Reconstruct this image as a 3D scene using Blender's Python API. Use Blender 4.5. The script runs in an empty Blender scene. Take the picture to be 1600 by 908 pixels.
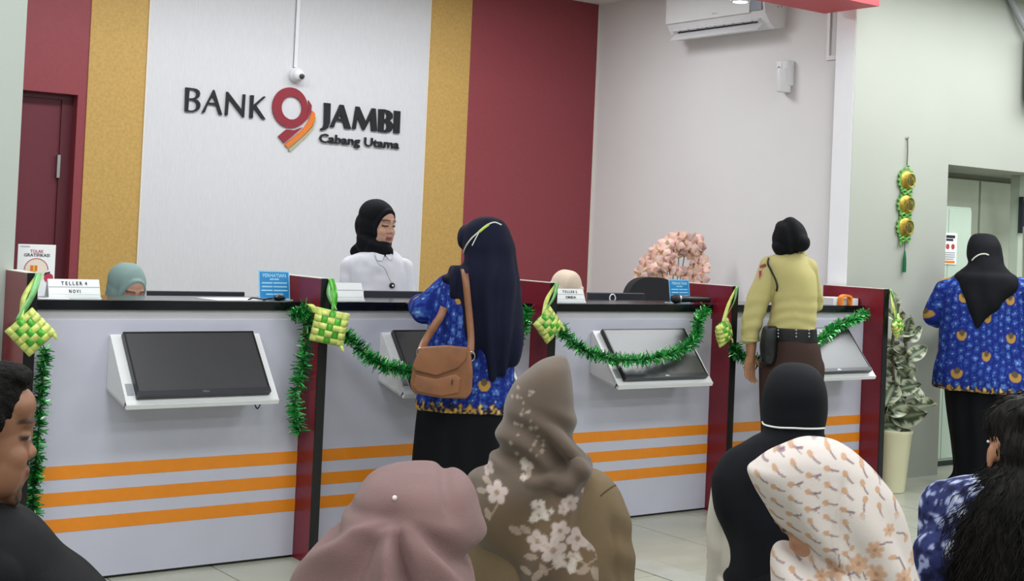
import bpy, bmesh, math, random
import numpy as np
from mathutils import Vector, Matrix

random.seed(7)
RNG = np.random.default_rng(7)
PI = math.pi
scene = bpy.context.scene
COL = scene.collection

# ------------------------------------------------------------------ camera
FPX, PPY = 2135.24, 314.41            # focal length and optical-axis row in a 1600x908 frame
YAW, PITCH, ROLL = 0.632102, 0.02475, -0.043992
CAM = np.array([0.0, -5.53, 1.491])
def cam_axes():
    cy, sy, cp, sp, cr, sr = math.cos(YAW), math.sin(YAW), math.cos(PITCH), math.sin(PITCH), math.cos(ROLL), math.sin(ROLL)
    f = np.array([sy*cp, cy*cp, sp]); r0 = np.array([cy, -sy, 0.0]); d0 = np.cross(f, r0)
    return cr*r0 + sr*d0, -sr*r0 + cr*d0, f
RIGHT, DOWN, FWD = cam_axes()
cd = bpy.data.cameras.new('camera'); cam = bpy.data.objects.new('camera', cd); COL.objects.link(cam)
cd.sensor_width = 36.0; cd.lens = FPX*36/1600; cd.shift_y = -(454-PPY)/1600; cd.clip_start = 0.05
m = Matrix.Identity(4)
for i in range(3):
    m[i][0] = RIGHT[i]; m[i][1] = -DOWN[i]; m[i][2] = -FWD[i]; m[i][3] = CAM[i]
cam.matrix_world = m
scene.camera = cam
def ray(px, py):
    return RIGHT*((px-800)/FPX) + DOWN*((py-PPY)/FPX) + FWD

# ------------------------------------------------------------------ world, exposure
w = bpy.data.worlds.new('world'); scene.world = w; w.use_nodes = True
w.node_tree.nodes['Background'].inputs[0].default_value = (0.75, 0.85, 1.0, 1)
w.node_tree.nodes['Background'].inputs[1].default_value = 0.5
vs = scene.view_settings
vs.view_transform = 'Standard'; vs.look = 'None'; vs.gamma = 1.0; vs.use_curve_mapping = False
vs.exposure = 0.0

# ------------------------------------------------------------------ helpers
def lin(c):
    if isinstance(c, str):
        c = [int(c[i:i+2], 16)/255 for i in (1, 3, 5)]
        return tuple(x/12.92 if x <= .04045 else ((x+.055)/1.055)**2.4 for x in c)
    return tuple(c)
MATS = {}
def mat(name, col, rough=.5, metal=0., spec=.5, var=0., vscale=8., bump=0., bscale=60., attr=False, sheen=0.,
        emit=None, estr=0., trans=0., coat=0., stretch=None, weave=0.):
    if name in MATS: return MATS[name]
    mt = bpy.data.materials.new(name); mt.use_nodes = True
    nt = mt.node_tree; N = nt.nodes; L = nt.links
    p = N['Principled BSDF']
    p.inputs['Roughness'].default_value = rough; p.inputs['Metallic'].default_value = metal
    p.inputs['Specular IOR Level'].default_value = spec
    p.inputs['Sheen Weight'].default_value = sheen
    p.inputs['Coat Weight'].default_value = coat
    p.inputs['Transmission Weight'].default_value = trans
    c = lin(col)
    tc = N.new('ShaderNodeTexCoord'); src = tc.outputs['Object']
    if stretch:
        mp = N.new('ShaderNodeMapping'); mp.inputs['Scale'].default_value = stretch
        L.new(src, mp.inputs['Vector']); src = mp.outputs['Vector']
    base = None
    if attr:
        a = N.new('ShaderNodeVertexColor'); a.layer_name = 'Col'; base = a.outputs['Color']
    if var > 0 or not attr:
        nz = N.new('ShaderNodeTexNoise'); nz.inputs['Scale'].default_value = vscale; nz.inputs['Detail'].default_value = 4
        L.new(src, nz.inputs['Vector'])
        rp = N.new('ShaderNodeValToRGB')
        rp.color_ramp.elements[0].position = .3; rp.color_ramp.elements[1].position = .7
        if base is None:
            rp.color_ramp.elements[0].color = (*[x*(1-var) for x in c], 1); rp.color_ramp.elements[1].color = (*[min(1, x*(1+var)) for x in c], 1)
            L.new(nz.outputs['Fac'], rp.inputs['Fac']); base = rp.outputs['Color']
        else:
            rp.color_ramp.elements[0].color = (1-var,)*3+(1,); rp.color_ramp.elements[1].color = (1, 1, 1, 1)
            L.new(nz.outputs['Fac'], rp.inputs['Fac'])
            mx = N.new('ShaderNodeMix'); mx.data_type = 'RGBA'; mx.blend_type = 'MULTIPLY'; mx.inputs[0].default_value = 1
            L.new(base, mx.inputs[6]); L.new(rp.outputs['Color'], mx.inputs[7]); base = mx.outputs[2]
    L.new(base, p.inputs['Base Color'])
    if bump > 0:
        b = N.new('ShaderNodeBump'); b.inputs['Strength'].default_value = bump; b.inputs['Distance'].default_value = .004
        if weave:
            wv = N.new('ShaderNodeTexWave'); wv.inputs['Scale'].default_value = weave; wv.inputs['Distortion'].default_value = 1.5
            L.new(src, wv.inputs['Vector']); L.new(wv.outputs['Fac'], b.inputs['Height'])
        else:
            n2 = N.new('ShaderNodeTexNoise'); n2.inputs['Scale'].default_value = bscale; n2.inputs['Detail'].default_value = 3
            L.new(src, n2.inputs['Vector']); L.new(n2.outputs['Fac'], b.inputs['Height'])
        L.new(b.outputs['Normal'], p.inputs['Normal'])
    if emit:
        p.inputs['Emission Color'].default_value = (*lin(emit), 1); p.inputs['Emission Strength'].default_value = estr
    MATS[name] = mt
    return mt

def mesh_obj(name, verts, faces, material, parent=None, smooth=False, mats=None, fmat=None):
    me = bpy.data.meshes.new(name); me.from_pydata([tuple(v) for v in verts], [], faces); me.update()
    return link(name, me, material, parent, smooth, fmat)
def link(name, me, material, parent=None, smooth=False, fmat=None):
    for mm in (material if isinstance(material, (list, tuple)) else [material]): me.materials.append(mm)
    if smooth: me.polygons.foreach_set('use_smooth', [True]*len(me.polygons))
    if fmat is not None: me.polygons.foreach_set('material_index', fmat)
    o = bpy.data.objects.new(name, me); COL.objects.link(o)
    if parent: o.parent = parent
    return o
def tag(o, label, cat, group=None):
    o['label'] = label; o['category'] = cat
    if group: o['group'] = group
    return o
def thing(name, label, cat, loc=(0, 0, 0), rotz=0., group=None):
    o = bpy.data.objects.new(name, None); COL.objects.link(o)
    o.empty_display_size = .1
    o.location = loc; o.rotation_euler = (0, 0, rotz)
    return tag(o, label, cat, group)
def copy_tree(o, parent=None):
    c = o.copy(); COL.objects.link(c)
    if parent is not None: c.parent = parent
    for ch in list(o.children): copy_tree(ch, c)
    return c

class MB:
    """collects simple solids, then links them as one mesh"""
    def __init__(s): s.v = []; s.f = []; s.m = []
    def add(s, v, f, mi=0):
        n = len(s.v); s.v += [tuple(float(c) for c in q) for q in v]; s.f += [tuple(i+n for i in q) for q in f]; s.m += [mi]*len(f); return s
    def box(s, x0, x1, y0, y1, z0, z1, mi=0, bev=0.):
        if bev <= 0:
            v = [(x, y, z) for x in (x0, x1) for y in (y0, y1) for z in (z0, z1)]
            return s.add(v, [(0, 1, 3, 2), (4, 6, 7, 5), (0, 4, 5, 1), (2, 3, 7, 6), (0, 2, 6, 4), (1, 5, 7, 3)], mi)
        bm = bmesh.new(); bmesh.ops.create_cube(bm, size=1)
        for q in bm.verts: q.co = Vector(((x0+x1)/2+q.co.x*(x1-x0), (y0+y1)/2+q.co.y*(y1-y0), (z0+z1)/2+q.co.z*(z1-z0)))
        bmesh.ops.bevel(bm, geom=bm.edges[:], offset=min(bev, .45*min(x1-x0, y1-y0, z1-z0)), segments=2, affect='EDGES', profile=.5)
        return s.bm(bm, mi)
    def bm(s, bm, mi=0):
        bm.verts.ensure_lookup_table(); bm.verts.index_update()
        s.add([q.co[:] for q in bm.verts], [[q.index for q in f.verts] for f in bm.faces], mi); bm.free(); return s
    def prism(s, pts, axis, a, b, mi=0):
        """closed 2D outline extruded along axis from a to b"""
        n = len(pts)
        def P(p, t): return {'x': (t, p[0], p[1]), 'y': (p[0], t, p[1]), 'z': (p[0], p[1], t)}[axis]
        v = [P(p, a) for p in pts] + [P(p, b) for p in pts]
        f = [tuple(range(n)), tuple(range(2*n-1, n-1, -1))] + [(i, (i+1) % n, n+(i+1) % n, n+i) for i in range(n)]
        return s.add(v, f, mi)
    def tube(s, pts, r, n=8, mi=0, cap=True):
        pts = [np.array(p, float) for p in pts]; rs = r if isinstance(r, (list, tuple)) else [r]*len(pts)
        v = []; ref = None
        for i, p in enumerate(pts):
            t = pts[min(i+1, len(pts)-1)] - pts[max(i-1, 0)]; t /= max(np.linalg.norm(t), 1e-9)
            if ref is None: ref = np.array([0, 0, 1.]) if abs(t[2]) < .9 else np.array([1., 0, 0])
            a = np.cross(t, ref); a /= max(np.linalg.norm(a), 1e-9); b = np.cross(t, a); ref = -b if np.dot(-b, ref) > 0 else b
            a = np.cross(t, ref); a /= max(np.linalg.norm(a), 1e-9); b = np.cross(t, a)
            for k in range(n):
                q = 2*PI*k/n; v.append(p + rs[i]*(math.cos(q)*a + math.sin(q)*b))
        f = [(i*n+k, i*n+(k+1) % n, (i+1)*n+(k+1) % n, (i+1)*n+k) for i in range(len(pts)-1) for k in range(n)]
        if cap: f += [tuple(range(n))[::-1], tuple((len(pts)-1)*n+k for k in range(n))]
        return s.add(v, f, mi)
    def lathe(s, prof, c=(0, 0, 0), n=24, axis='z', mi=0):
        v = []; f = []
        for r, h in prof:
            for k in range(n):
                q = 2*PI*k/n; x, y = r*math.cos(q), r*math.sin(q)
                v.append({'z': (c[0]+x, c[1]+y, c[2]+h), 'y': (c[0]+x, c[1]+h, c[2]+y), 'x': (c[0]+h, c[1]+x, c[2]+y)}[axis])
        for i in range(len(prof)-1):
            f += [(i*n+k, i*n+(k+1) % n, (i+1)*n+(k+1) % n, (i+1)*n+k) for k in range(n)]
        f += [tuple(range(n)), tuple((len(prof)-1)*n+k for k in range(n))[::-1]]
        return s.add(v, f, mi)
    def build(s, name, material, parent=None, smooth=False):
        o = mesh_obj(name, s.v, s.f, material, parent, False, fmat=s.m)
        bm = bmesh.new(); bm.from_mesh(o.data); bmesh.ops.recalc_face_normals(bm, faces=bm.faces[:]); bm.to_mesh(o.data); bm.free()
        if smooth: shade(o)
        return o
def shade(o, ang=40):
    me = o.data; me.polygons.foreach_set('use_smooth', [True]*len(me.polygons))
    bm = bmesh.new(); bm.from_mesh(me); lim = math.radians(ang)
    for e in bm.edges:
        if len(e.link_faces) == 2 and e.calc_face_angle(0) > lim: e.smooth = False
    bm.to_mesh(me); bm.free()
def struct(o): o['kind'] = 'structure'; return o

def outline_mesh(name, loops, y0, y1, material, parent=None):
    """letters and emblems: outline with holes in the XZ plane, extruded from y0 to y1"""
    cu = bpy.data.curves.new(name, 'CURVE'); cu.dimensions = '2D'; cu.fill_mode = 'BOTH'
    for lp in loops:
        sp = cu.splines.new('POLY'); sp.points.add(len(lp)-1)
        for q, (x, z) in zip(sp.points, lp): q.co = (x, z, 0, 1)
        sp.use_cyclic_u = True
    cu.extrude = abs(y1-y0)/2
    return curve_to_mesh(cu, name, material, parent, lambda v: (v[0], (y0+y1)/2 - v[2], v[1]))
def curve_to_mesh(cu, name, material, parent, fn):
    t = bpy.data.objects.new('tmp', cu); COL.objects.link(t)
    dg = bpy.context.evaluated_depsgraph_get(); me = bpy.data.meshes.new_from_object(t.evaluated_get(dg))
    bpy.data.objects.remove(t); bpy.data.curves.remove(cu)
    for q in me.vertices: q.co = fn(q.co)
    me.name = name; me.materials.clear()
    return link(name, me, material, parent)
def text_mesh(name, s, width, height, fn, material, parent, bold=0., extrude=.0006):
    """lettering of a given width and cap height; fn maps (u, v, w) with the text centred at the origin"""
    cu = bpy.data.curves.new(name, 'FONT'); cu.body = s; cu.align_x = 'CENTER'; cu.align_y = 'CENTER'; cu.size = 1; cu.offset = bold; cu.extrude = .5; cu.resolution_u = 2
    t = bpy.data.objects.new('tmp', cu); COL.objects.link(t)
    dg = bpy.context.evaluated_depsgraph_get(); me = bpy.data.meshes.new_from_object(t.evaluated_get(dg))
    bpy.data.objects.remove(t); bpy.data.curves.remove(cu)
    n = len(me.vertices)
    if n == 0: return None
    a = np.empty(n*3); me.vertices.foreach_get('co', a); a = a.reshape(-1, 3)
    lo, hi = a.min(0), a.max(0); c = (lo+hi)/2; sz = np.maximum(hi-lo, 1e-6)
    for q in me.vertices:
        u = (q.co.x-c[0])/sz[0]*width; v = (q.co.y-c[1])/sz[1]*height
        q.co = fn(u, v, q.co.z*2*extrude)
    me.name = name; me.materials.clear()
    return link(name, me, material, parent)

# ------------------------------------------------------------------ materials
M = dict(
    wall=mat('wall_grey_green', '#b4bab4', .75, var=.02, vscale=2, bump=.1, bscale=220),
    wallr=mat('wall_grey_right', '#aaada4', .75, var=.02, vscale=2, bump=.1, bscale=220),
    wallac=mat('wall_white_paint', '#e2e1e2', .7, var=.015, vscale=2, bump=.06, bscale=200),
    pilaster=mat('pilaster_white', '#f3f5fa', .55, var=.01),
    ceiling=mat('ceiling_white', '#e6e4df', .8, var=.02),
    maroon=mat('panel_maroon', '#8c3b43', .55, var=.05, vscale=40, bump=.15, bscale=300),
    gold=mat('panel_gold', '#c09c56', .6, var=.10, vscale=55, bump=.35, bscale=160),
    white=mat('panel_white_vinyl', '#d3d4d8', .6, var=.035, vscale=30, bump=.35, bscale=40, stretch=(6, 6, .6)),
    trim=mat('trim_offwhite', '#e3ddd2', .5),
    door=mat('door_maroon', '#6a2634', .45, var=.06, vscale=20),
    tile=mat('tile_greige', '#abad9f', .28, var=.06, vscale=5, spec=.5),
    grout=mat('grout', '#6f6f66', .8),
    bulk=mat('bulkhead_red', '#c8323c', .5, var=.03),
    counter=mat('counter_white_laminate', '#c2c2d2', .45, var=.02, vscale=6, bump=.05, bscale=250),
    recess=mat('counter_band', '#c3c2c8', .5, var=.02),
    orange=mat('stripe_orange', '#e78a1c', .45, var=.03, vscale=20),
    top=mat('worktop_black', '#0d0e14', .15, spec=.5, var=.1, vscale=60),
    div=mat('divider_maroon', '#7a1b2b', .28, var=.06, vscale=30),
    black=mat('black_plastic', '#101116', .35, var=.1),
    edge=mat('divider_black_edge', '#0b0b0e', .3, var=.1),
    screen=mat('screen_glass', '#2b2c32', .34, spec=1., var=.05),  # base colour lifted to grey to stand in for screen glare
    steel=mat('steel', '#b5b6b8', .3, metal=1., var=.03),
    wplastic=mat('white_plastic', '#e2e3e6', .35, var=.015),
    grey=mat('grey_plastic', '#9a9ca2', .45, var=.03),
    dark=mat('dark_grey_plastic', '#2a2d35', .35, var=.06),
    paper=mat('paper_white', '#eff1f3', .6, var=.01),
    ink=mat('ink_black', '#25262c', .6),
    acrylic=mat('acrylic', '#e6ecee', .08, spec=.5, var=.01),
    blue=mat('print_blue', '#0f86c9', .4, var=.04),
    lettering=mat('letter_black', '#15161d', .35, var=.05),
    logored=mat('logo_maroon', '#8d2836', .35, var=.03),
    logoorange=mat('logo_orange', '#e07a2c', .35, var=.03),
    logotan=mat('logo_tan', '#b3a982', .35, var=.03),
)
# ------------------------------------------------------------------ room shell
CEIL = 3.345; WB = 2.81; WR = .20; XA = 6.89
XD = [1.63, 2.915, 4.203, 5.482, 6.786]      # left faces of the five counter dividers
TH = .042
X0, X1, YF = -3.2, 11.0, -9.0

fl = MB().box(X0, X1, YF, 3.4, -.06, -.006).build('floor', M['grout']); struct(fl)
T = .462; tiles = []
me_tile = None
far = MB()
for i in range(-9, 24):
    for j in range(-15, 9):
        x0 = 4.84 + T*(i-9) ; y0 = -.068 + T*(j-1)
        if x0+T < X0 or x0 > X1 or y0+T < YF or y0 > 3.3: continue
        near = (.3 < x0 < 9.2) and (-3.0 < y0 < .1)
        if near:
            if me_tile is None:
                q = MB().box(.003, T-.003, .003, T-.003, -.006, 0, bev=.0015).build('tile', M['tile'], fl); me_tile = q.data
            else:
                q = bpy.data.objects.new('tile', me_tile); COL.objects.link(q); q.parent = fl
            q.location = (x0, y0, 0)
        else:
            far.box(x0+.003, x0+T-.003, y0+.003, y0+T-.003, -.006, 0)
o = far.build('tile_field', M['tile'], fl); o['kind'] = 'stuff'

o = MB().box(4.205, 4.38, -3.2, -.62, 0, .004, bev=.0015).build('trim_1', mat('floor_strip', '#a9aaa2', .45, var=.05)); struct(o)

struct(MB().box(X0, X1, YF, 3.4, CEIL, CEIL+.08).build('ceiling', M['ceiling']))
# back wall with its coloured panels and the maroon door
wb = struct(MB().box(X0, 2.444, WB, WB+.15, 0, CEIL).box(2.775, XA+.1, WB, WB+.15, 0, CEIL).box(2.444, 2.775, WB, WB+.15, 2.232, CEIL).box(1.9, 2.9, WB+.13, WB+.16, 0, 2.4).build('wall_back', M['maroon']))
def wpanel(name, x0, x1, z0, z1, m, t=.006):
    return MB().box(x0, x1, WB-t, WB, z0, z1, bev=.0015).build(name, m, wb)
wpanel('gold_panel', 2.83, 3.195, 0, CEIL, M['gold'])
wpanel('white_panel', 3.205, 5.292, 0, CEIL, M['white'], .012)
wpanel('gold_panel', 5.302, 5.663, 0, CEIL, M['gold'])
wpanel('panel_trim', 3.195, 3.205, 0, CEIL, M['trim'], .014)
wpanel('panel_trim', 5.292, 5.302, 0, CEIL, M['trim'], .014)
wpanel('maroon_panel', 5.663, XA, 0, CEIL, M['maroon'], .004)
wpanel('panel_trim', XA-.018, XA, 0, CEIL, M['trim'], .008)
d1 = struct(MB().box(2.30, 2.77, WB+.09, WB+.128, 0, 2.21, bev=.004).build('door_1', M['door']))
MB().box(2.705, 2.775, WB+.075, WB+.13, 0, 2.232).box(2.30, 2.705, WB+.075, WB+.13, 2.2, 2.232).build('door_frame', mat('door_frame_maroon', '#5d1f2c', .45, var=.05), d1)
MB().box(2.69, 2.708, WB+.06, WB+.09, 1.72, 1.86).build('hinge', M['steel'], d1)

struct(MB().box(XA, XA+.12, .36, WB+.1, 0, CEIL).build('wall_side', M['wallac']))
struct(MB().box(6.851, XA+.12, WR+.002, .36, 0, CEIL, bev=.003).build('trim_2', M['pilaster']))
# right wall with the alcove opening
ax0, ax1, az = 7.85, 10.1, 2.10
struct(MB().box(6.853, ax0, WR, WR+.16, 0, CEIL).box(ax0, ax1, WR, WR+.16, az, CEIL).box(ax1, X1, WR, WR+.16, 0, CEIL)
       .box(ax0-.02, ax0, WR+.16, .80, 0, az).box(ax0-.02, ax1+.1, WR+.16, .85, az, az+.1).box(ax1, ax1+.1, WR+.16, .8, 0, az)
       .build('wall_right', M['wallr']))
struct(MB().box(ax0-.1, ax1+.1, .80, .85, 0, az+.05).build('wall_alcove', mat('alcove_olive', '#a5a797', .7, var=.03)))
dr = struct(MB().box(8.44, 9.0, .755, .795, .03, 2.06, bev=.003).box(9.025, 9.60, .755, .795, .03, 2.06, bev=.003).build('door_2', mat('door_pale_green', '#dde3d4', .55, var=.03)))
MB().box(9.0, 9.025, .775, .80, .03, 2.06).box(8.4, 9.65, .77, .80, 0, .03).build('door_gap', M['black'], dr)
struct(MB().box(9.02, 9.075, .42, .50, 0, az, bev=.004).build('trim_3', mat('post_pale_green', '#bcc5b6', .5, var=.02)))
hg = thing('door_closer', 'small brown metal closer box on the alcove post', 'door closer', (9.05, .40, 1.72))
MB().box(-.035, .075, -.03, .018, 0, .19, bev=.006).build('case', mat('brown_metal', '#5a5248', .4, metal=.6, var=.2, vscale=30), hg)
MB().box(-.045, -.034, -.02, .018, -.05, .22, bev=.002).build('bracket', M['dark'], hg)
cb = thing('storage_cabinet', 'pale green cabinet standing inside the wall alcove', 'cabinet', (8.15, .56, 0))
MB().box(-.27, .27, -.15, .17, .04, 1.83, bev=.004).build('body', mat('cabinet_green', '#bfd0c0', .5, var=.02), cb)
MB().box(-.26, -.003, -.162, -.15, .06, 1.81, bev=.002).box(.003, .26, -.162, -.15, .06, 1.81, bev=.002).build('door', MATS['cabinet_green'], cb)
MB().box(-.25, .25, -.12, .15, 0, .04).build('plinth', M['dark'], cb)
nt = thing('notice_sheet', 'white printed notice stuck to the pale green cabinet', 'notice', (8.17, .395, 1.42))
MB().box(-.075, .075, -.0015, .0015, 0, .22).build('sheet', M['paper'], nt)
MB().box(-.05, .05, -.003, -.0015, .185, .205).box(-.05, .03, -.003, -.0015, .165, .18).build('heading', M['ink'], nt)
for k in (-.03, .03):
    MB().lathe([(.02, -.0022), (.02, -.0016)], (k, 0, .125), 14, 'y').build('pictogram', mat('print_red', '#b5453f', .6), nt)
MB().box(-.055, .055, -.003, -.0015, .05, .056).box(-.055, .055, -.003, -.0015, .065, .071).box(-.055, .055, -.003, -.0015, .08, .086).box(-.055, .04, -.003, -.0015, .035, .041).build('text_lines', M['grey'], nt)
MB().box(-.055, .055, -.003, -.0015, .01, .026).build('footer', M['orange'], nt)
# left wall end, outer walls of the hall
wl = struct(MB().box(X0, 1.66, .137, .30, 0, CEIL).box(1.3, 1.45, .30, WB, 0, CEIL).build('wall_left', M['wall']))
struct(MB().box(X0-.1, X0, YF, .3, 0, CEIL).build('wall_hall_left', M['wall']))
struct(MB().box(X1, X1+.1, YF, 1, 0, CEIL).build('wall_hall_right', M['wall']))
struct(MB().box(X0, X1, YF-.1, YF, 0, CEIL).build('wall_front', M['wall']))
MB().box(1.56, 1.60, .10, .137, 0, 1.05, bev=.003).build('wall_batten', mat('batten_beige', '#cdc8ba', .5), wl)
# red bulkhead over the counter
struct(MB().box(1.72, 6.742, -.066, .372, 3.0, CEIL).build('trim_4', M['bulk']))

# ------------------------------------------------------------------ ceiling lamps
def lamp_panel(x, y, sx, sy, power, label, group):
    t = thing('ceiling_light', label, 'ceiling light', (x, y, CEIL-.04), 0, group)
    MB().box(-sx/2-.02, sx/2+.02, -sy/2-.02, sy/2+.02, .012, .04).build('frame', M['wplastic'], t)
    ld = bpy.data.lights.new('lamp', 'AREA'); ld.shape = 'RECTANGLE'; ld.size = sx; ld.size_y = sy; ld.energy = power; ld.color = (.95, .98, 1.0)
    lo = bpy.data.objects.new('lamp', ld); COL.objects.link(lo); lo.parent = t; lo.location = (0, 0, .008)
HALL = 34
spots = [(x, y) for x in (-1.2, 1.6, 4.4, 7.2) for y in (-7.2, -5.0, -2.9)] + [(6.7, -.85), (8.0, -.85), (9.3, -.85), (.2, -.95), (1.9, -.95)]  # last two panels are added to brighten the left wall end
for x, y in spots:
    lamp_panel(x, y, 1.2, .6 if y < -1 else 1.0 if x > 6 else .4, HALL if y < -1 else 36 if x > 6 else 24, 'unseen recessed white LED panel in the hall ceiling', 'hall ceiling panels')
for x in (2.5, 3.9, 5.3):
    lamp_panel(x, 1.5, 1.2, .3, 27, 'recessed white LED panel in the ceiling behind the counter', 'counter ceiling panels')
dl = thing('downlight', 'round white downlight glowing under the red bulkhead', 'downlight', (5.905, .30, 2.952))
MB().lathe([(.05, .0), (.06, .004), (.06, .048)], n=24).build('housing', M['wplastic'], dl, True)
MB().lathe([(.001, -.004), (.03, -.003), (.048, .001)], n=24).build('lens', mat('lamp_lens', '#ffffff', .4, emit='#f4f8ff', estr=14), dl, True)

# ------------------------------------------------------------------ counter
WT0 = 1.108
where = ['beside the grey wall end', 'in front of the standing teller', 'below the pink orchids', 'beside the potted rubber plant']
for i in range(4):
    a, b = XD[i]+TH, XD[i+1]
    W_ = b-a
    c = thing('teller_counter', 'white teller counter with three orange stripes, '+where[i], 'counter', ((a+b)/2, 0, 0), 0, 'teller counters in a row')
    h = W_/2-.001
    MB().box(-h, h, 0, .03, .012, 1.069, bev=.001).box(-h, h, .30, .32, .02, 1.1).build('body', M['counter'], c)
    MB().box(-h, h, .012, .03, 0, .012).build('kick_strip', M['edge'], c)
    MB().box(-h, h, .012, .03, 1.069, WT0).build('top_band', M['recess'], c)
    for z0, z1 in ((.423, .477), (.316, .370), (.209, .263)):
        MB().box(-h, h, -.0015, 0, z0, z1).build('stripe', M['orange'], c)
    MB().box(-h, h, -.004, .34, WT0, 1.15, bev=.003).build('worktop', M['top'], c)
    d = thing('teller_desk', 'low white teller desk behind the counter '+where[i], 'desk', ((a+b)/2, .545, 0), 0, 'teller desks')
    MB().box(-h, h, -.2, .2, .72, .745, bev=.003).build('desktop', M['counter'], d)
    for s_ in (-h, h-.02): MB().box(s_, s_+.02, -.19, .19, 0, .72).build('leg', M['counter'], d)
near = ['against the grey wall end', 'with a long hanging tinsel strand', 'between the standing customer and the orchids', 'next to the security guard', 'beside the potted rubber plant']
for i in range(5):
    c = thing('counter_divider', 'glossy maroon counter divider '+near[i], 'divider', (XD[i]+TH/2, 0, 0), 0, 'counter dividers')
    MB().box(-TH/2, TH/2, -.146, .135 if i == 0 else .333, 0, 1.26, bev=.0015).build('panel', M['div'], c)
    MB().box(-TH/2-.0006, TH/2+.0006, -.153, -.146, 0, 1.262, bev=.001).build('front_edge', M['edge'], c)
    MB().box(-TH/2-.0006, TH/2+.0006, -.146, .135 if i == 0 else .333, 1.26, 1.263).build('top_edge', M['trim'], c)

# ------------------------------------------------------------------ customer displays on slanted shelves
sx = [2.02, 3.318, 4.60, 5.955]
SW = .67
def on_slope(s, n, top=(0, 1.0), d=(-.22/.3406, -.26/.3406)):
    # s metres down the slope from the top edge, n metres out of it
    return top[0]+d[0]*s+d[1]*n, top[1]+d[1]*s-d[0]*n
dw = ['below the first nameplate', 'half hidden behind the brown shoulder bag', 'crossed by a green tinsel garland', 'beside the security guard']
for i in range(4):
    x = sx[i]
    sh = thing('display_shelf', 'white slanted display shelf on the counter front '+dw[i], 'shelf', (x+SW/2, -.0025, .74), 0, 'slanted display shelves')
    z = -.74; h = SW/2
    for s in (-1, 1):
        MB().prism([(0, 1.0+z), (0, .79+z), (-.215, .742+z)], 'x', s*h-.006*(s > 0)-0*(s < 0), s*h+.006*(s < 0)).build('side_plate', M['wplastic'], sh)
    p = [on_slope(0, 0), on_slope(.3406, 0), on_slope(.3406, .014), on_slope(0, .014)]
    MB().prism([(q[0], q[1]+z) for q in p], 'x', -h, h).build('slant_plate', M['wplastic'], sh)
    MB().prism([(0, .79+z), (0, .78+z), (-.215, .731+z), (-.215, .742+z)], 'x', -h, h).build('bottom_plate', M['recess'], sh)
    MB().prism([(-.205, .735+z), (-.23, .727+z), (-.238, .745+z), (-.214, .756+z)], 'x', -h, h).build('front_lip', M['wplastic'], sh)
    q = [on_slope(.245, .0145), on_slope(.30, .0145), on_slope(.30, .0165), on_slope(.245, .0165)]
    MB().prism([(a_, b_+z) for a_, b_ in q], 'x', -h+.012, -h+.04).build('cable_hole', M['grey'], sh)
    mo = thing('customer_monitor', 'black flat monitor lying on the slanted shelf '+dw[i], 'monitor', (x+SW/2, -.0045, .74), 0, 'customer monitors')
    mw = .292
    def slab(name, s0, s1, n0, n1, w0, w1, m, par=mo, bev=0):
        P = [on_slope(s0, n0), on_slope(s1, n0), on_slope(s1, n1), on_slope(s0, n1)]
        return MB().prism([(a_, b_-.74) for a_, b_ in P], 'x', w0, w1).build(name, m, par)
    slab('case', .008, .322, .018, .040, -mw, mw, M['black'])
    slab('bezel', .300, .322, .040, .046, -mw, mw, M['dark'])
    slab('bezel', .008, .014, .040, .044, -mw, mw, M['black'])
    slab('bezel', .014, .300, .040, .044, -mw, -mw+.008, M['black'])
    slab('bezel', .014, .300, .040, .044, mw-.008, mw, M['black'])
    slab('screen', .014, .300, .040, .0415, -mw+.008, mw-.008, M['screen'])
    def lf(u, v, ww, ):
        a_, b_ = on_slope(.311-v, .0464+ww); return (u, a_, b_-.74)
    text_mesh('logo', 'DELL', .030, .008, lf, M['steel'], mo, .02, .0003)
    if i == 0:
        MB().tube([(.24+.01*k, -.19+.008*k, -.005-.035*math.sin(PI*k/6)) for k in range(7)], .003, 6).build('cable', M['black'], sh)
    if i == 1:
        MB().tube([(-.24, -.05, .07), (-.27, -.1, .05), (-.25, -.13, .045), (-.21, -.15, .05)], .0035, 6).build('cable', M['black'], mo)
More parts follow.
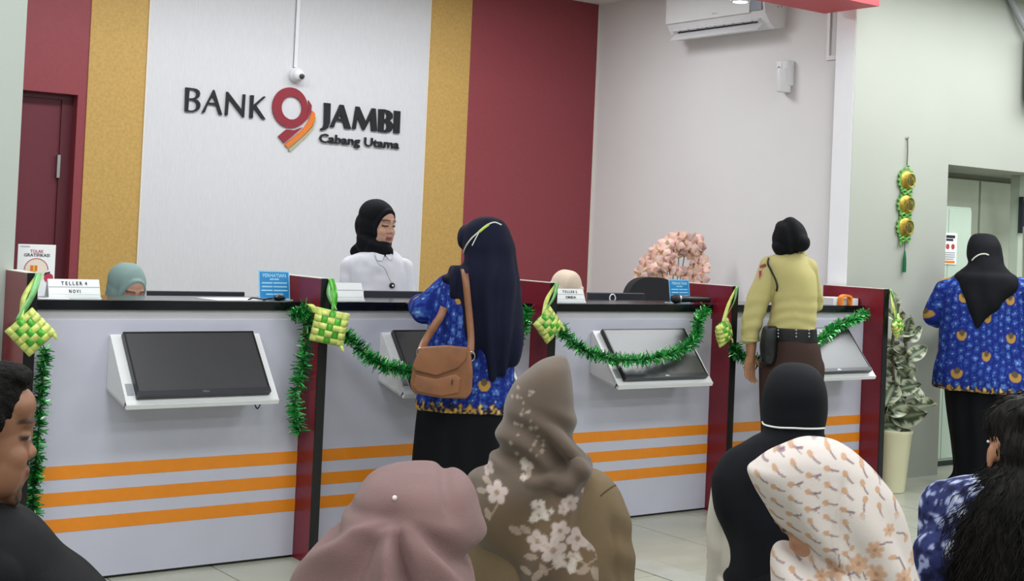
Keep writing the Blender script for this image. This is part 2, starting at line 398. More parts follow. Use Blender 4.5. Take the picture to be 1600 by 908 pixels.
# ------------------------------------------------------------------ wall sign
def islands(o, name, parent):
    bm = bmesh.new(); bm.from_mesh(o.data); bm.verts.ensure_lookup_table(); bm.verts.index_update(); seen = set()
    for v in bm.verts:
        if v.index in seen: continue
        st = [v]; grp = []; seen.add(v.index)
        while st:
            q = st.pop(); grp.append(q)
            for e in q.link_edges:
                w_ = e.other_vert(q)
                if w_.index not in seen: seen.add(w_.index); st.append(w_)
        ids = {q.index: i for i, q in enumerate(grp)}; fs = {f for q in grp for f in q.link_faces}
        mesh_obj(name, [q.co[:] for q in grp], [[ids[w_.index] for w_ in f.verts] for f in fs], o.data.materials[0], parent)
    bm.free(); bpy.data.objects.remove(o)
SIGN = {'B': [[(3.457, 2.346), (3.495, 2.346), (3.53, 2.344), (3.55, 2.334), (3.558, 2.316), (3.554, 2.296), (3.541, 2.282), (3.53, 2.276), (3.545, 2.271), (3.56, 2.256), (3.564, 2.239), (3.558, 2.216), (3.541, 2.202), (3.517, 2.193), (3.488, 2.192), (3.46, 2.192)], [(3.484, 2.336), (3.507, 2.336), (3.525, 2.329), (3.534, 2.312), (3.529, 2.292), (3.514, 2.282), (3.483, 2.278)], [(3.483, 2.269), (3.507, 2.269), (3.529, 2.261), (3.539, 2.24), (3.535, 2.216), (3.518, 2.204), (3.497, 2.2), (3.482, 2.202)]],
 'A': [[(3.576, 2.193), (3.648, 2.349), (3.656, 2.347), (3.718, 2.191), (3.695, 2.192), (3.671, 2.25), (3.616, 2.253), (3.595, 2.196)], [(3.644, 2.306), (3.667, 2.266), (3.621, 2.264)]],
 'N': [[(3.74, 2.345), (3.75, 2.346), (3.855, 2.236), (3.857, 2.34), (3.875, 2.341), (3.873, 2.188), (3.864, 2.188), (3.759, 2.299), (3.756, 2.193), (3.737, 2.191)]],
 'K': [[(3.91, 2.339), (3.936, 2.341), (3.935, 2.275), (4.006, 2.34), (4.022, 2.34), (3.956, 2.275), (4.028, 2.189), (4.001, 2.19), (3.936, 2.258), (3.936, 2.19), (3.912, 2.189)]],
 'J': [[(4.461, 2.34), (4.511, 2.34), (4.513, 2.208), (4.499, 2.17), (4.474, 2.154), (4.443, 2.148), (4.441, 2.16), (4.46, 2.171), (4.466, 2.195)]],
 'A2': [[(4.584, 2.339), (4.613, 2.338), (4.68, 2.177), (4.628, 2.177), (4.612, 2.223), (4.559, 2.225), (4.545, 2.178), (4.514, 2.178)], [(4.592, 2.27), (4.601, 2.241), (4.576, 2.242)]],
 'M': [[(4.71, 2.338), (4.739, 2.337), (4.794, 2.239), (4.839, 2.337), (4.869, 2.337), (4.89, 2.178), (4.842, 2.178), (4.831, 2.261), (4.787, 2.178), (4.771, 2.178), (4.726, 2.261), (4.717, 2.18), (4.689, 2.179)]],
 'B2': [[(4.894, 2.336), (4.944, 2.338), (4.983, 2.331), (5.009, 2.312), (5.012, 2.284), (4.99, 2.263), (5.013, 2.245), (5.021, 2.218), (5.002, 2.187), (4.964, 2.175), (4.898, 2.177)], [(4.94, 2.32), (4.96, 2.31), (4.963, 2.289), (4.956, 2.272), (4.941, 2.269)], [(4.941, 2.251), (4.963, 2.239), (4.967, 2.215), (4.96, 2.196), (4.942, 2.19)]],
 'I': [[(5.022, 2.336), (5.073, 2.336), (5.074, 2.178), (5.025, 2.177)]]}
sg = thing('wall_sign', 'raised bank name lettering with a ribbon numeral nine emblem on the white wall', 'sign', (4.26, WB-.012, 2.0))
def sgo(loops): return [[(x-4.26, z-2.0) for x, z in lp] for lp in loops]
for k, lp in SIGN.items(): outline_mesh('letter', sgo(lp), -.014, -.002, M['lettering'], sg)
def ell(cx, cz, rx, rz, n=40): return [(cx+rx*math.cos(2*PI*t/n), cz+rz*math.sin(2*PI*t/n)) for t in range(n)]
outline_mesh('emblem_ring', sgo([ell(4.205, 2.284, .132, .136), ell(4.217, 2.282, .076, .078)]), -.014, -.002, M['logored'], sg)
outline_mesh('emblem_ribbon', sgo([[(4.34, 2.346), (4.366, 2.313), (4.365, 2.272), (4.343, 2.223), (4.303, 2.182), (4.263, 2.158), (4.236, 2.151), (4.296, 2.192), (4.331, 2.238), (4.345, 2.289)]]), -.013, -.002, M['logored'], sg)
outline_mesh('emblem_ribbon', sgo([[(4.182, 2.133), (4.243, 2.134), (4.304, 2.159), (4.172, 2.04), (4.127, 2.083)]]), -.014, -.002, M['logored'], sg)
outline_mesh('emblem_ribbon', sgo([[(4.373, 2.276), (4.393, 2.262), (4.397, 2.228), (4.374, 2.169), (4.321, 2.112), (4.202, 2.011), (4.177, 2.031), (4.299, 2.135), (4.35, 2.208)]]), -.014, -.002, M['logoorange'], sg)
outline_mesh('emblem_ribbon', sgo([[(4.399, 2.237), (4.403, 2.206), (4.385, 2.155), (4.335, 2.097), (4.22, 1.989), (4.206, 2.001), (4.325, 2.106), (4.38, 2.17)]]), -.014, -.002, M['logotan'], sg)
# small serif line under the name: slab feet are added to the plain built-in letters
text_mesh('small_lettering', 'Cabang Utama', .640, .082, lambda u, v, q: (u+4.755-4.26, -.010-q, v+2.088-2.0), M['lettering'], sg, .02, .005); islands(sg.children[-1] if 0 else [q for q in sg.children if q.name.startswith('small_lettering')][0], 'small_letter', sg)

# ------------------------------------------------------------------ dome camera with its conduit
cc = thing('dome_camera', 'white dome security camera with black lens above the sign', 'camera', (4.237, WB-.012, 2.506))
MB().lathe([(.05, 0), (.052, -.012), (.05, -.03), (.046, -.038)], n=28, axis='y').build('base', M['wplastic'], cc, True)
MB().lathe([(.044, -.036), (.042, -.05), (.034, -.064), (.02, -.073), (.004, -.076)], n=28, axis='y').build('ball', M['wplastic'], cc, True)
q = MB().lathe([(.026, 0), (.026, -.02), (.022, -.024)], n=24, axis='y').build('lens_hood', M['wplastic'], cc, True); q.location = (.012, -.056, -.006); q.rotation_euler = (.25, 0, -.1)
q = MB().lathe([(.019, -.0), (.019, -.026), (.012, -.03), (.001, -.031)], n=24, axis='y').build('lens', M['screen'], cc, True); q.location = (.012, -.056, -.006); q.rotation_euler = (.25, 0, -.1)
cn = thing('cable_conduit', 'thin white cable conduit running down to the dome camera', 'conduit', (4.232, WB-.012, 2.558))
MB().box(-.013, .013, -.012, 0, 0, CEIL-2.562, bev=.002).build('channel', M['wplastic'], cn)
MB().box(-.0165, -.0135, -.006, 0, 0, CEIL-2.562).build('seam', M['grey'], cn)

# ------------------------------------------------------------------ air conditioner on the side wall (local x = out of the wall, towards -X)
ac = thing('air_conditioner', 'white split air conditioner with open louvre on the side wall', 'air conditioner', (XA, 1.315, 2.955))
L_ = .48
prof = [(0, .02), (-.10, .0), (-.16, .035), (-.205, .10), (-.215, .16), (-.215, .29), (-.19, .315), (0, .315)]
MB().prism([(-q[0], q[1]) for q in prof], 'y', -L_, L_)
bd = MB()
v = [(q[0], y, q[1]) for y in (-L_, L_) for q in prof]; n = len(prof)
bd.add(v, [tuple(range(n)), tuple(range(2*n-1, n-1, -1))]+[(i, (i+1) % n, n+(i+1) % n, n+i) for i in range(n)]); bd.build('body', M['wplastic'], ac)
MB().box(-.222, -.214, -L_+.13, L_, .105, .30, bev=.003).build('front_panel', M['wplastic'], ac)
MB().box(-.2225, -.2135, -L_+.02, -L_+.125, .115, .30, bev=.002).build('display_window', mat('ac_window', '#7f8796', .3), ac)
lv = MB().box(-.085, .0, -L_+.06, L_-.04, -.004, .004, bev=.002).build('louvre', M['wplastic'], ac); lv.location = (-.145, 0, .045); lv.rotation_euler = (0, -.75, 0)
lv = MB().box(-.05, .0, -L_+.06, L_-.04, -.003, .003, bev=.002).build('louvre', M['wplastic'], ac); lv.location = (-.165, 0, .075); lv.rotation_euler = (0, -.5, 0)
MB().box(-.17, -.163, -L_+.1, L_-.08, .04, .09).build('outlet', M['black'], ac)
for k in range(9):
    y = -L_+.14+k*.088
    MB().box(-.185, -.16, y, y+.006, .045, .09).build('vane', M['grey'], ac)
text_mesh('brand_mark', 'Gree', .045, .013, lambda u, v, q: (-.2225-q, -u-.02, .135+v), M['grey'], ac, 0, .0004)
for a_, b_ in ((.16, .035), (.05, .03)): MB().lathe([(.006, 0), (.006, .003)], (-.1+a_*.3, -L_-.003, .12+b_), 10, 'y').build('screw_cap', M['grey'], ac)

fr = thing('air_freshener', 'white wall mounted air freshener dispenser below the air conditioner', 'dispenser', (XA, .79, 2.525)); fr.scale = (1, .62, 1)
MB().box(-.07, 0, -.078, .078, .045, .215, bev=.012).build('body', M['wplastic'], fr)
MB().lathe([(.0, .0), (.055, .002), (.06, .012), (.06, .15), (.057, .158)], (-.055, -.012, .0), 24).build('canister', M['wplastic'], fr, True)
MB().box(-.076, -.066, .0, .074, .165, .21, bev=.004).build('lid', M['paper'], fr)
MB().box(-.0775, -.074, .025, .05, .168, .174).build('button', M['dark'], fr)
MB().box(-.075, -.02, .045, .073, .01, .15, bev=.006).build('side_tube', M['wplastic'], fr)
tk = thing('wall_trunking', 'white cable trunking bent at a right angle beside the pilaster', 'trunking', (XA, .45, 2.72))
MB().box(-.014, 0, -.012, .014, 0, CEIL-2.72, bev=.002).build('channel', M['wplastic'], tk)
MB().box(-.014, 0, -.088, -.012, 0, .03, bev=.002).build('channel', M['wplastic'], tk)
MB().box(-.004, 0, .014, .018, 0, CEIL-2.72).build('seam', M['grey'], tk)

sp = thing('wall_speaker', 'dark grey loudspeaker mounted high on the grey wall', 'speaker', (8.80, WR, 2.60))
MB().box(-.16, .16, -.16, -.03, 0, .45, bev=.01).build('case', M['dark'], sp)
MB().box(-.04, .04, -.03, 0, .15, .3).build('bracket', M['black'], sp)
MB().box(-.145, .145, -.165, -.16, .03, .42, bev=.002).build('grille', M['black'], sp)
pp = thing('ceiling_pipe', 'curved grey flexible pipe high on the right wall', 'pipe', (8.45, WR-.03, 3.05))
MB().tube([(-.03, 0, .30), (.0, 0, .25), (.06, -.01, .17), (.14, -.02, .08), (.23, -.03, .0), (.30, -.03, -.1)], .022, 12).build('hose', M['grey'], pp, True)
MB().box(-.06, 0, -.03, .03, .25, .29, bev=.004).build('clip', M['grey'], pp)

# ------------------------------------------------------------------ things on the worktops
ZT = 1.15
def tilt_y(v, th):   # lean a panel back: (v up the panel) -> (dy, dz)
    return v*math.sin(th), v*math.cos(th)
def nameplate(x, y, wd, ht, l1, l2, label, rz=0.):
    t = thing('teller_nameplate', label, 'nameplate', (x, y, ZT), rz, 'teller nameplates')
    MB().prism([(-.032, 0), (-.028, .004), (.03, .004), (.032, 0)], 'x', -wd/2-.004, wd/2+.004).build('base', M['acrylic'], t)
    th = .38
    a, b = tilt_y(ht, th)
    MB().prism([(-.03, .004), (-.03+a, .004+b), (-.026+a, .004+b), (-.026, .004)], 'x', -wd/2, wd/2).build('holder', M['acrylic'], t)
    MB().prism([(.03, .004), (-.026+a, .004+b), (-.03+a, .004+b), (.026, .004)], 'x', -wd/2, wd/2).build('back', M['acrylic'], t)
    def on(v0, v1, u0, u1, name, m, off):
        p = []
        for v in (v0, v1):
            a_, b_ = tilt_y(v, th); p.append((-.03+a_-off*math.cos(th), .004+b_+off*math.sin(th)))
        q = [(p[0][0]+.001, p[0][1]), p[0], p[1], (p[1][0]+.001, p[1][1])]
        MB().prism(q, 'x', u0, u1).build(name, m, t)
    on(.014, ht-.003, -wd/2+.003, wd/2-.003, 'card', M['paper'], .0012)
    on(ht*.54, ht*.56+.001, -wd/2+.003, wd/2-.003, 'divider_line', M['grey'], .0022)
    def fn(vc):
        def f(u, v, q):
            a_, b_ = tilt_y(vc+v, th); return (u, -.03+a_-(.0022+q)*math.cos(th), .004+b_+(.0022+q)*math.sin(th))
        return f
    if l1: text_mesh('lettering', l1, wd*.5, ht*.20, fn(ht*.76), M['ink'], t, .02)
    if l2: text_mesh('lettering', l2, wd*(.22 if ' ' in l2 else .36), ht*.19, fn(ht*.33), M['ink'], t, .02)
    return t
nameplate(1.90, .115, .215, .080, 'T E L L E R  4', 'N O V I', 'acrylic teller four nameplate standing near the grey wall end')
nameplate(3.20, .115, .150, .085, None, None, 'blank looking white nameplate in front of the standing teller', .05)
nameplate(4.53, .115, .190, .072, 'T E L L E R  2', 'DINDA', 'white nameplate in front of the teller in the beige headscarf')
nameplate(5.66, .13, .20, .085, None, None, 'white nameplate standing behind the fourth counter near the guard', -.9)

def notice(x, y, rz, label, tall=.13):
    t = thing('notice_stand', label, 'notice', (x, y, ZT), rz, 'blue notice stands')
    wd = .155; th = .16
    MB().box(-wd/2, wd/2, -.03, .045, 0, .003, bev=.001).build('base', M['acrylic'], t)
    def quad(u0, u1, v0, v1, off, name, m):
        p = []
        for v in (v0, v1):
            a_, b_ = tilt_y(v, th); p.append((a_-off, b_+.003))
        return MB().prism([(p[0][0]+.0012, p[0][1]), p[0], p[1], (p[1][0]+.0012, p[1][1])], 'x', u0, u1).build(name, m, t)
    quad(-wd/2, wd/2, 0, tall, 0, 'holder', mat('acrylic_blueish', '#8cc6ea', .12))
    quad(-wd/2+.006, wd/2-.006, .006, tall-.006, .0012, 'print', M['blue'])
    lt = mat('print_light_blue', '#9fd6f2', .5)
    def fn(vc):
        def f(u, v, q):
            a_, b_ = tilt_y(vc+v, th); return (u, a_-.0016-q, b_+.003)
        return f
    text_mesh('lettering', 'PERHATIAN', .115, .017, fn(tall-.022), lt, t, .02)
    for k, wl_ in enumerate((.045, .125, .125, .13, .085)):
        v = tall-.042-k*.017
        for u0, u1 in ((-wl_/2, -wl_*.08), (-wl_*.04, wl_/2)):
            quad(u0, u1, v, v+.006, .0018, 'text_line', lt)
notice(2.815, .10, 0, 'blue notice on a stand beside the divider with the tinsel strand')
notice(5.335, .11, 0, 'blue notice on a stand behind the black microphone')

ps = thing('poster_stand', 'white printed poster on a stand against the maroon door', 'poster', (1.775, .215, ZT))
pw, ph = .155, .215
MB().box(-pw/2, pw/2, 0, .004, 0, ph, bev=.001).build('board', M['paper'], ps)
MB().box(-pw/2, pw/2, -.02, .05, 0, .003).build('base', M['acrylic'], ps)
pr = mat('print_crimson', '#b8304a', .5); pf = lambda vc: (lambda u, v, q: (u, -.0006-q, vc+v))
text_mesh('lettering', 'TOLAK', .055, .013, pf(.187), pr, ps, .012)
text_mesh('lettering', 'GRATIFIKASI', .105, .013, pf(.171), M['ink'], ps, .012)
MB().box(-.068, -.03, -.0012, 0, .204, .207).build('small_print', M['grey'], ps)
an = [PI*k/24 for k in range(25)]
outline_mesh('arc', [[(.05*math.cos(t), .110+.048*math.sin(t)) for t in an]+[(.047*math.cos(t), .110+.045*math.sin(t)) for t in an[::-1]]], -.0014, 0, pr, ps)
outline_mesh('disc', [ell(0, .108, .046, .046)], -.0010, 0, mat('print_cream', '#e9ddcf', .5), ps)
outline_mesh('gift', [[(-.025, .105), (-.025, .128), (.004, .128), (.004, .105)]], -.0018, 0, M['logoorange'], ps)
outline_mesh('gift_band', [[(-.013, .105), (-.013, .128), (-.007, .128), (-.007, .105)]], -.0022, 0, mat('print_yellow', '#f2c04a', .5), ps)
outline_mesh('hand', [[(-.045, .095), (-.02, .107), (.0, .103), (-.02, .092)]], -.0020, 0, mat('print_tan', '#d59a63', .5), ps)
outline_mesh('sleeve', [[(-.062, .104), (-.048, .10), (-.042, .09), (-.056, .088)]], -.0020, 0, M['ink'], ps)
outline_mesh('sleeve', [[(.036, .098), (.058, .104), (.056, .09), (.032, .086)]], -.0020, 0, M['ink'], ps)
outline_mesh('stamp', [ell(.053, .077, .019, .019)], -.0026, 0, pr, ps)

# teller screens: backs of desktop monitors, seen just above the worktop
def teller_screen(x0, x1, ztop, label, ring=True):
    xc = (x0+x1)/2; w_ = (x1-x0)/2
    t = thing('desktop_monitor', label, 'monitor', (xc, .56, .745), 0, 'teller desktop monitors')
    zt = ztop-.745
    pan = MB().box(-w_, w_, -.012, .012, zt-.33, zt, bev=.004).build('case', M['dark'], t); 
    MB().box(-w_+.01, w_-.01, .012, .014, zt-.32, zt-.01).build('screen', M['screen'], t)
    MB().box(-.03, .03, .0, .03, .01, zt-.15, bev=.004).build('stand', M['dark'], t)
    MB().box(-.12, .12, -.08, .1, 0, .012, bev=.004).build('foot', M['dark'], t)
    if ring:
        pts = [(.022*math.sin(a), -.015, .022*math.cos(a)) for a in np.linspace(-2.7, 2.7, 19)]
        q = MB().tube(pts, .0035, 8).build('ring_mark', M['paper'], t, True); q.location = (w_*.0-.04 if x0 > 4.5 else w_*.75, 0, zt-.012 if x0 < 4.5 else zt-.030)
def tscale(x): return x
teller_screen(2.394, 2.88, 1.160, 'desktop monitor back in front of the teller in the sage headscarf', False)
teller_screen(3.55, 4.02, 1.174, 'desktop monitor back in front of the standing teller')
teller_screen(5.03, 5.46, 1.180, 'desktop monitor back in front of the teller in the beige headscarf')

mc = thing('microphone', 'black handheld microphone lying at the end of the worktop', 'microphone', (5.295, .05, ZT+.027), -.25)
def lathe_x(prof, m, name, par):
    return MB().lathe(prof, n=20, axis='x').build(name, m, par, True)
lathe_x([(.002, -.075), (.016, -.070), (.024, -.055), (.026, -.040), (.022, -.022)], mat('mic_mesh', '#16171b', .5, bump=.6, bscale=500), 'head', mc)
lathe_x([(.0235, -.026), (.0235, -.018)], M['steel'], 'collar', mc)
lathe_x([(.021, -.019), (.017, .05), (.0155, .15), (.017, .17), (.012, .175)], M['black'], 'handle', mc)
hs = thing('headset_cable', 'tangle of thin black cable lying below the blue notice', 'cable', (2.76, .045, ZT+.004))
MB().tube([(-.10, 0, 0), (-.07, .02, .006), (-.03, -.01, .002), (.02, .01, .004), (.06, -.01, .006), (.09, .02, .004), (.06, .04, .004), (.03, .01, .012)], .004, 6).build('cord', M['black'], hs, True)
MB().lathe([(.0, .0), (.022, .004), (.026, .014), (.016, .026), (.0, .03)], (.05, .0, -.004), 14).build('earpiece', M['black'], hs, True)
for x, y, rz, sz, lab in ((2.62, .12, .1, (.13, .09), 'white paper sheet lying near the tangled cable'), (1.80, .06, -.1, (.06, .03), 'small white slip beside the first nameplate')):
    t = tag(MB().box(-sz[0], sz[0], -sz[1], sz[1], 0, .002).build('paper_sheet', M['paper']), lab, 'paper'); t.location = (x, y, ZT); t.rotation_euler = (0, 0, rz)
bx = thing('file_tray', 'flat white file box on the worktop beside the maroon end divider', 'box', (6.66, .13, ZT))
MB().box(-.115, .115, -.09, .09, 0, .006).build('bottom', M['wplastic'], bx)
for a_ in ((-.115, .115, -.09, -.085), (-.115, .115, .085, .09), (-.115, -.11, -.085, .085), (.11, .115, -.085, .085)): MB().box(*a_, .006, .042).build('side', M['wplastic'], bx)
tp = thing('tape_dispenser', 'orange tape dispenser standing in front of the flat white file box', 'tape dispenser', (6.63, .02, ZT))
an = np.linspace(0, PI, 13)
arch = [(-.05, 0)]+[(-.05+.012*0+.05-.05*math.cos(t), .045+.022*math.sin(t)) for t in an]+[(.05, 0), (.036, 0)]+[(.036*math.cos(t), .04+.014*math.sin(t)) for t in an]+[(-.036, 0)]
MB().prism(arch, 'y', -.016, .016).build('arch', mat('orange_plastic', '#f08a2c', .35, var=.02), tp)

# ------------------------------------------------------------------ office chair behind the counter
oc = thing('office_chair', 'black office chair with rounded back standing behind the counter below the orchids', 'chair', (5.93, 1.02, 0), PI)
bk = MB(); pts = []
for k in range(25):
    a = PI*k/24; pts.append((.22*math.cos(a)*(abs(math.cos(a))**-.35 if abs(math.cos(a)) > .01 else 1), 1.06+.2*math.sin(a)**.8))
bk.prism([(-.22, .62), (.22, .62)]+[(max(-.22, min(.22, p[0])), p[1]) for p in pts], 'y', -.03, .03).build('backrest', mat('chair_fabric', '#15161b', .8, var=.1), oc)
MB().box(-.24, .24, -.46, .02, .44, .51, bev=.03).build('seat', MATS['chair_fabric'], oc)
MB().lathe([(.025, .08), (.025, .44)], (0, -.22, 0), 14).build('column', M['black'], oc)
MB().box(-.03, .03, -.02, .05, .42, .8, bev=.008).build('spine', M['black'], oc)
for k in range(5):
    a = 2*PI*k/5+.3
    lg = MB().box(0, .28, -.02, .02, .05, .08, bev=.006).build('leg', M['black'], oc); lg.location = (0, -.22, 0); lg.rotation_euler = (0, 0, a)
    cs = MB().lathe([(.025, -.012), (.025, .012)], (0, 0, .025), 12, 'y').build('caster', M['black'], oc); cs.location = (.27*math.cos(a), -.22+.27*math.sin(a), 0)
# ------------------------------------------------------------------ festive decorations
def onY(px, py, Y):
    d = ray(px, py); t = (Y-CAM[1])/d[1]; return CAM+t*d
def cr(pts, n):
    """Catmull-Rom through points, n samples"""
    P = np.array(pts, float); P = np.vstack([2*P[0]-P[1], P, 2*P[-1]-P[-2]]); m_ = len(P)-3
    out = []
    for t in np.linspace(0, m_-1e-6, n):
        i = int(t); u = t-i; a, b, c, d = P[i:i+4]
        out.append(.5*((2*b)+(-a+c)*u+(2*a-5*b+4*c-d)*u*u+(-a+3*b-3*c+d)*u**3))
    return np.array(out)
def foil_mat(name, c1, c2, c3):
    mt = bpy.data.materials.new(name); mt.use_nodes = True; nt = mt.node_tree; p = nt.nodes['Principled BSDF']
    p.inputs['Metallic'].default_value = .55; p.inputs['Roughness'].default_value = .28
    a = nt.nodes.new('ShaderNodeVertexColor'); a.layer_name = 'Col'; nt.links.new(a.outputs['Color'], p.inputs['Base Color']); return mt
TINSEL = foil_mat('tinsel_foil', 0, 0, 0)
def garland(label, path, rad=.036, dens=1700, tint=0):
    P = np.array(path); base = P[0].copy()
    t = thing('tinsel_garland', label, 'garland', tuple(base), 0, 'green tinsel garlands')
    S = cr(P-base, 160)
    MB().tube(list(S[::4]), .004, 6).build('core', mat('garland_wire', '#1f5a2a', .5), t)
    seg = np.linalg.norm(np.diff(S, axis=0), axis=1); ln = seg.sum(); n = int(dens*ln)
    v = []; f = []; col = []
    pal = [lin(c) for c in ('#2fae48', '#157a34', '#5ccf6c', '#0e5226', '#8ae08a', '#2a9a58', '#cdeec4')]
    wts = [.26, .22, .14, .16, .09, .09, .04]
    for k in range(n):
        i = RNG.integers(0, len(S)-1); p = S[i]+(S[i+1]-S[i])*RNG.random()
        tg = S[i+1]-S[i]; tg = tg/np.linalg.norm(tg)
        d = RNG.normal(size=3); d -= tg*np.dot(d, tg)*.75; d /= np.linalg.norm(d)
        s_ = np.cross(d, RNG.normal(size=3)); s_ /= np.linalg.norm(s_)
        l = rad*(.65+.6*RNG.random()); wd = .0022+.0016*RNG.random(); be = RNG.normal(size=3)*.006
        b = len(v); q = p+d*l*.55+be*.5; e = p+d*l+be
        v += [p-s_*wd, p+s_*wd, q+s_*wd, q-s_*wd, e+s_*wd*.6, e-s_*wd*.6]
        f += [(b, b+1, b+2, b+3), (b+3, b+2, b+4, b+5)]
        c = pal[RNG.choice(7, p=wts)]; col += [(*c, 1)]*6
    o = mesh_obj('tinsel', v, f, TINSEL, t); o['kind'] = 'stuff'
    ca = o.data.color_attributes.new('Col', 'FLOAT_COLOR', 'POINT'); ca.data.foreach_set('color', np.array(col, np.float32).ravel())
    return t
garland('green tinsel strand hanging straight down against the leftmost black divider edge' if 0 else 'green tinsel strand hanging down beside the divider at the grey wall end',
        [onY(x, y, -.06) for x, y in ((70, 545), (66, 600), (61, 660), (57, 720), (53, 760), (50, 805))], .033)
garland('green tinsel strand hanging down the maroon divider beside the blue notice',
        [onY(456, 494, -.07), onY(468, 489, -.085), onY(479, 484, -.09)]+[onY(x, y, -.085) for x, y in ((481, 505), (477, 545), (470, 585), (461, 620), (463, 650), (468, 674))], .038)
garland('green tinsel garland looping behind the standing customer and her bag',
        [onY(538, 517, -.18), onY(565, 548, -.2), onY(592, 568, -.22), onY(620, 576, -.25), onY(660, 585, -.26), onY(710, 585, -.26), onY(760, 570, -.24), onY(800, 540, -.2), onY(818, 510, -.14), onY(826, 482, -.1)], .036)
garland('green tinsel garland swagged across the screen below the orchids',
        [onY(874, 512, -.17), onY(897, 537, -.2), onY(925, 552, -.24), onY(958, 562, -.265), onY(1000, 562, -.265), onY(1040, 555, -.25), onY(1072, 543, -.22), onY(1088, 525, -.16), onY(1092, 500, -.1), onY(1103, 483, -.06)], .036)
garland('green tinsel garland hanging behind the security guard',
        [onY(1147, 540, -.16), onY(1156, 556, -.2), onY(1190, 566, -.24), onY(1240, 556, -.25), onY(1285, 528, -.2), onY(1304, 512, -.13), onY(1330, 501, -.09), onY(1354, 488, -.06)], .036)

FOILY = mat('ribbon_yellow_green', '#cfdb74', .35, spec=.6, var=.25, vscale=25, metal=.05)
FOILG = mat('ribbon_green', '#4fae2c', .3, spec=.6, var=.3, vscale=25, metal=.15)
FOILP = mat('ribbon_pale_green', '#7fc07a', .3, spec=.6, var=.2, vscale=20, metal=.15)
def ribbon(pts, wd, m, par, name='ribbon', twist=0.):
    S = cr(pts, 18); v = []
    for i, p in enumerate(S):
        a = twist*i/17; d = np.array([math.cos(a), math.sin(a), 0]); v += [p-d*wd/2, p+d*wd/2]
    f = [(2*i, 2*i+1, 2*i+3, 2*i+2) for i in range(17)]
    o = mesh_obj(name, v, f, m, par, True)
    sm = o.modifiers.new('thick', 'SOLIDIFY'); sm.thickness = .0012
    return o
def ketupat(px, py, Y, rz, label, c=.026, rot=.2, hang=None, squash=1.):
    P = onY(px, py, Y); t = thing('woven_ornament', label, 'ornament', tuple(P), rz, 'woven ribbon rice cake ornaments')
    n = 5; H = n*c/2
    def surf(u, v, side, lift):
        pf = max(0., (1-(u/H)**2)*(1-(v/H)**2)); y = -side*(.030*pf**.6*squash+lift)
        cu, su = math.cos(rot), math.sin(rot)
        return (cu*u-su*v, y, su*u+cu*v)
    for dr_ in (0, 1):
        for k in range(n):
            c0 = -H+k*c; v = []; f = []
            for side in (1, -1):
                b = len(v); m_ = 20
                for i in range(m_+1):
                    s = -H+2*H*i/m_
                    ph = math.sin(PI*(s+H)/c)*(1 if (k+dr_) % 2 else -1)
                    lift = .0022*ph
                    for e in (.0012, c-.0012):
                        u_, v_ = (s, c0+e) if dr_ == 0 else (c0+e, s)
                        v.append(surf(u_, v_, side, lift))
                f += [(b+2*i, b+2*i+1, b+2*i+3, b+2*i+2) for i in range(m_)]
            o = mesh_obj('strip', v, f, FOILY if (dr_ == 0 or k in (0, n-1)) else FOILG, t, True)
            sm = o.modifiers.new('thick', 'SOLIDIFY'); sm.thickness = .0008
    if hang is not None:
        cu, su = math.cos(rot), math.sin(rot)
        q0 = np.array(hang)-P; R = np.array([[math.cos(rz), math.sin(rz), 0], [-math.sin(rz), math.cos(rz), 0], [0, 0, 1]]); q = R@q0
        top = np.array([-su*H, -.005, cu*H])
        ribbon([q, q*.55+top*.45+np.array([.012, -.012, 0]), top], .026, FOILG if rot < .3 else FOILP, t, twist=.7)
        ribbon([q+np.array([.004, .004, 0]), q*.5+top*.5+np.array([-.014, .0, 0]), top+np.array([.01, 0, .002])], .022, FOILY if rot > .3 else FOILP, t, twist=-.8)
    lo = np.array([math.cos(rot)*H*.9+math.sin(rot)*H*.9, 0, math.sin(rot)*H*.9-math.cos(rot)*H*.9])
    ribbon([lo, lo+np.array([.004, -.006, -.012]), lo+np.array([.01, -.004, -.026])], .014, FOILY, t, 'tail')
    return t
def dtop(i, dx=0.): return (XD[i]+TH/2+dx, -.158, 1.262)
ketupat(48, 519, -.20, -.35, 'woven green ribbon ornament hanging on the divider at the grey wall end', .027, .78, dtop(0, .02))
k1 = ketupat(515, 511, -.20, -.5, 'woven green ribbon ornament hanging on the divider beside the blue notice', .030, -.18, dtop(1, .02))
ribbon([(-.06, -.004, .06), (-.075, -.01, .085), (-.092, -.004, .098)], .03, FOILY, k1, 'tail')
ketupat(857, 508, -.20, .0, 'woven green ribbon ornament hanging between the customer and the beige headscarf teller', .027, .75, dtop(2, .01))
ketupat(1131, 520, -.21, .2, 'woven green ribbon ornament hanging on the divider next to the guard', .025, .4, dtop(3, .005), 1.2)
ketupat(1402, 510, -.19, .3, 'woven green ribbon ornament hanging on the end divider by the rubber plant', .023, .7, dtop(4, .03))

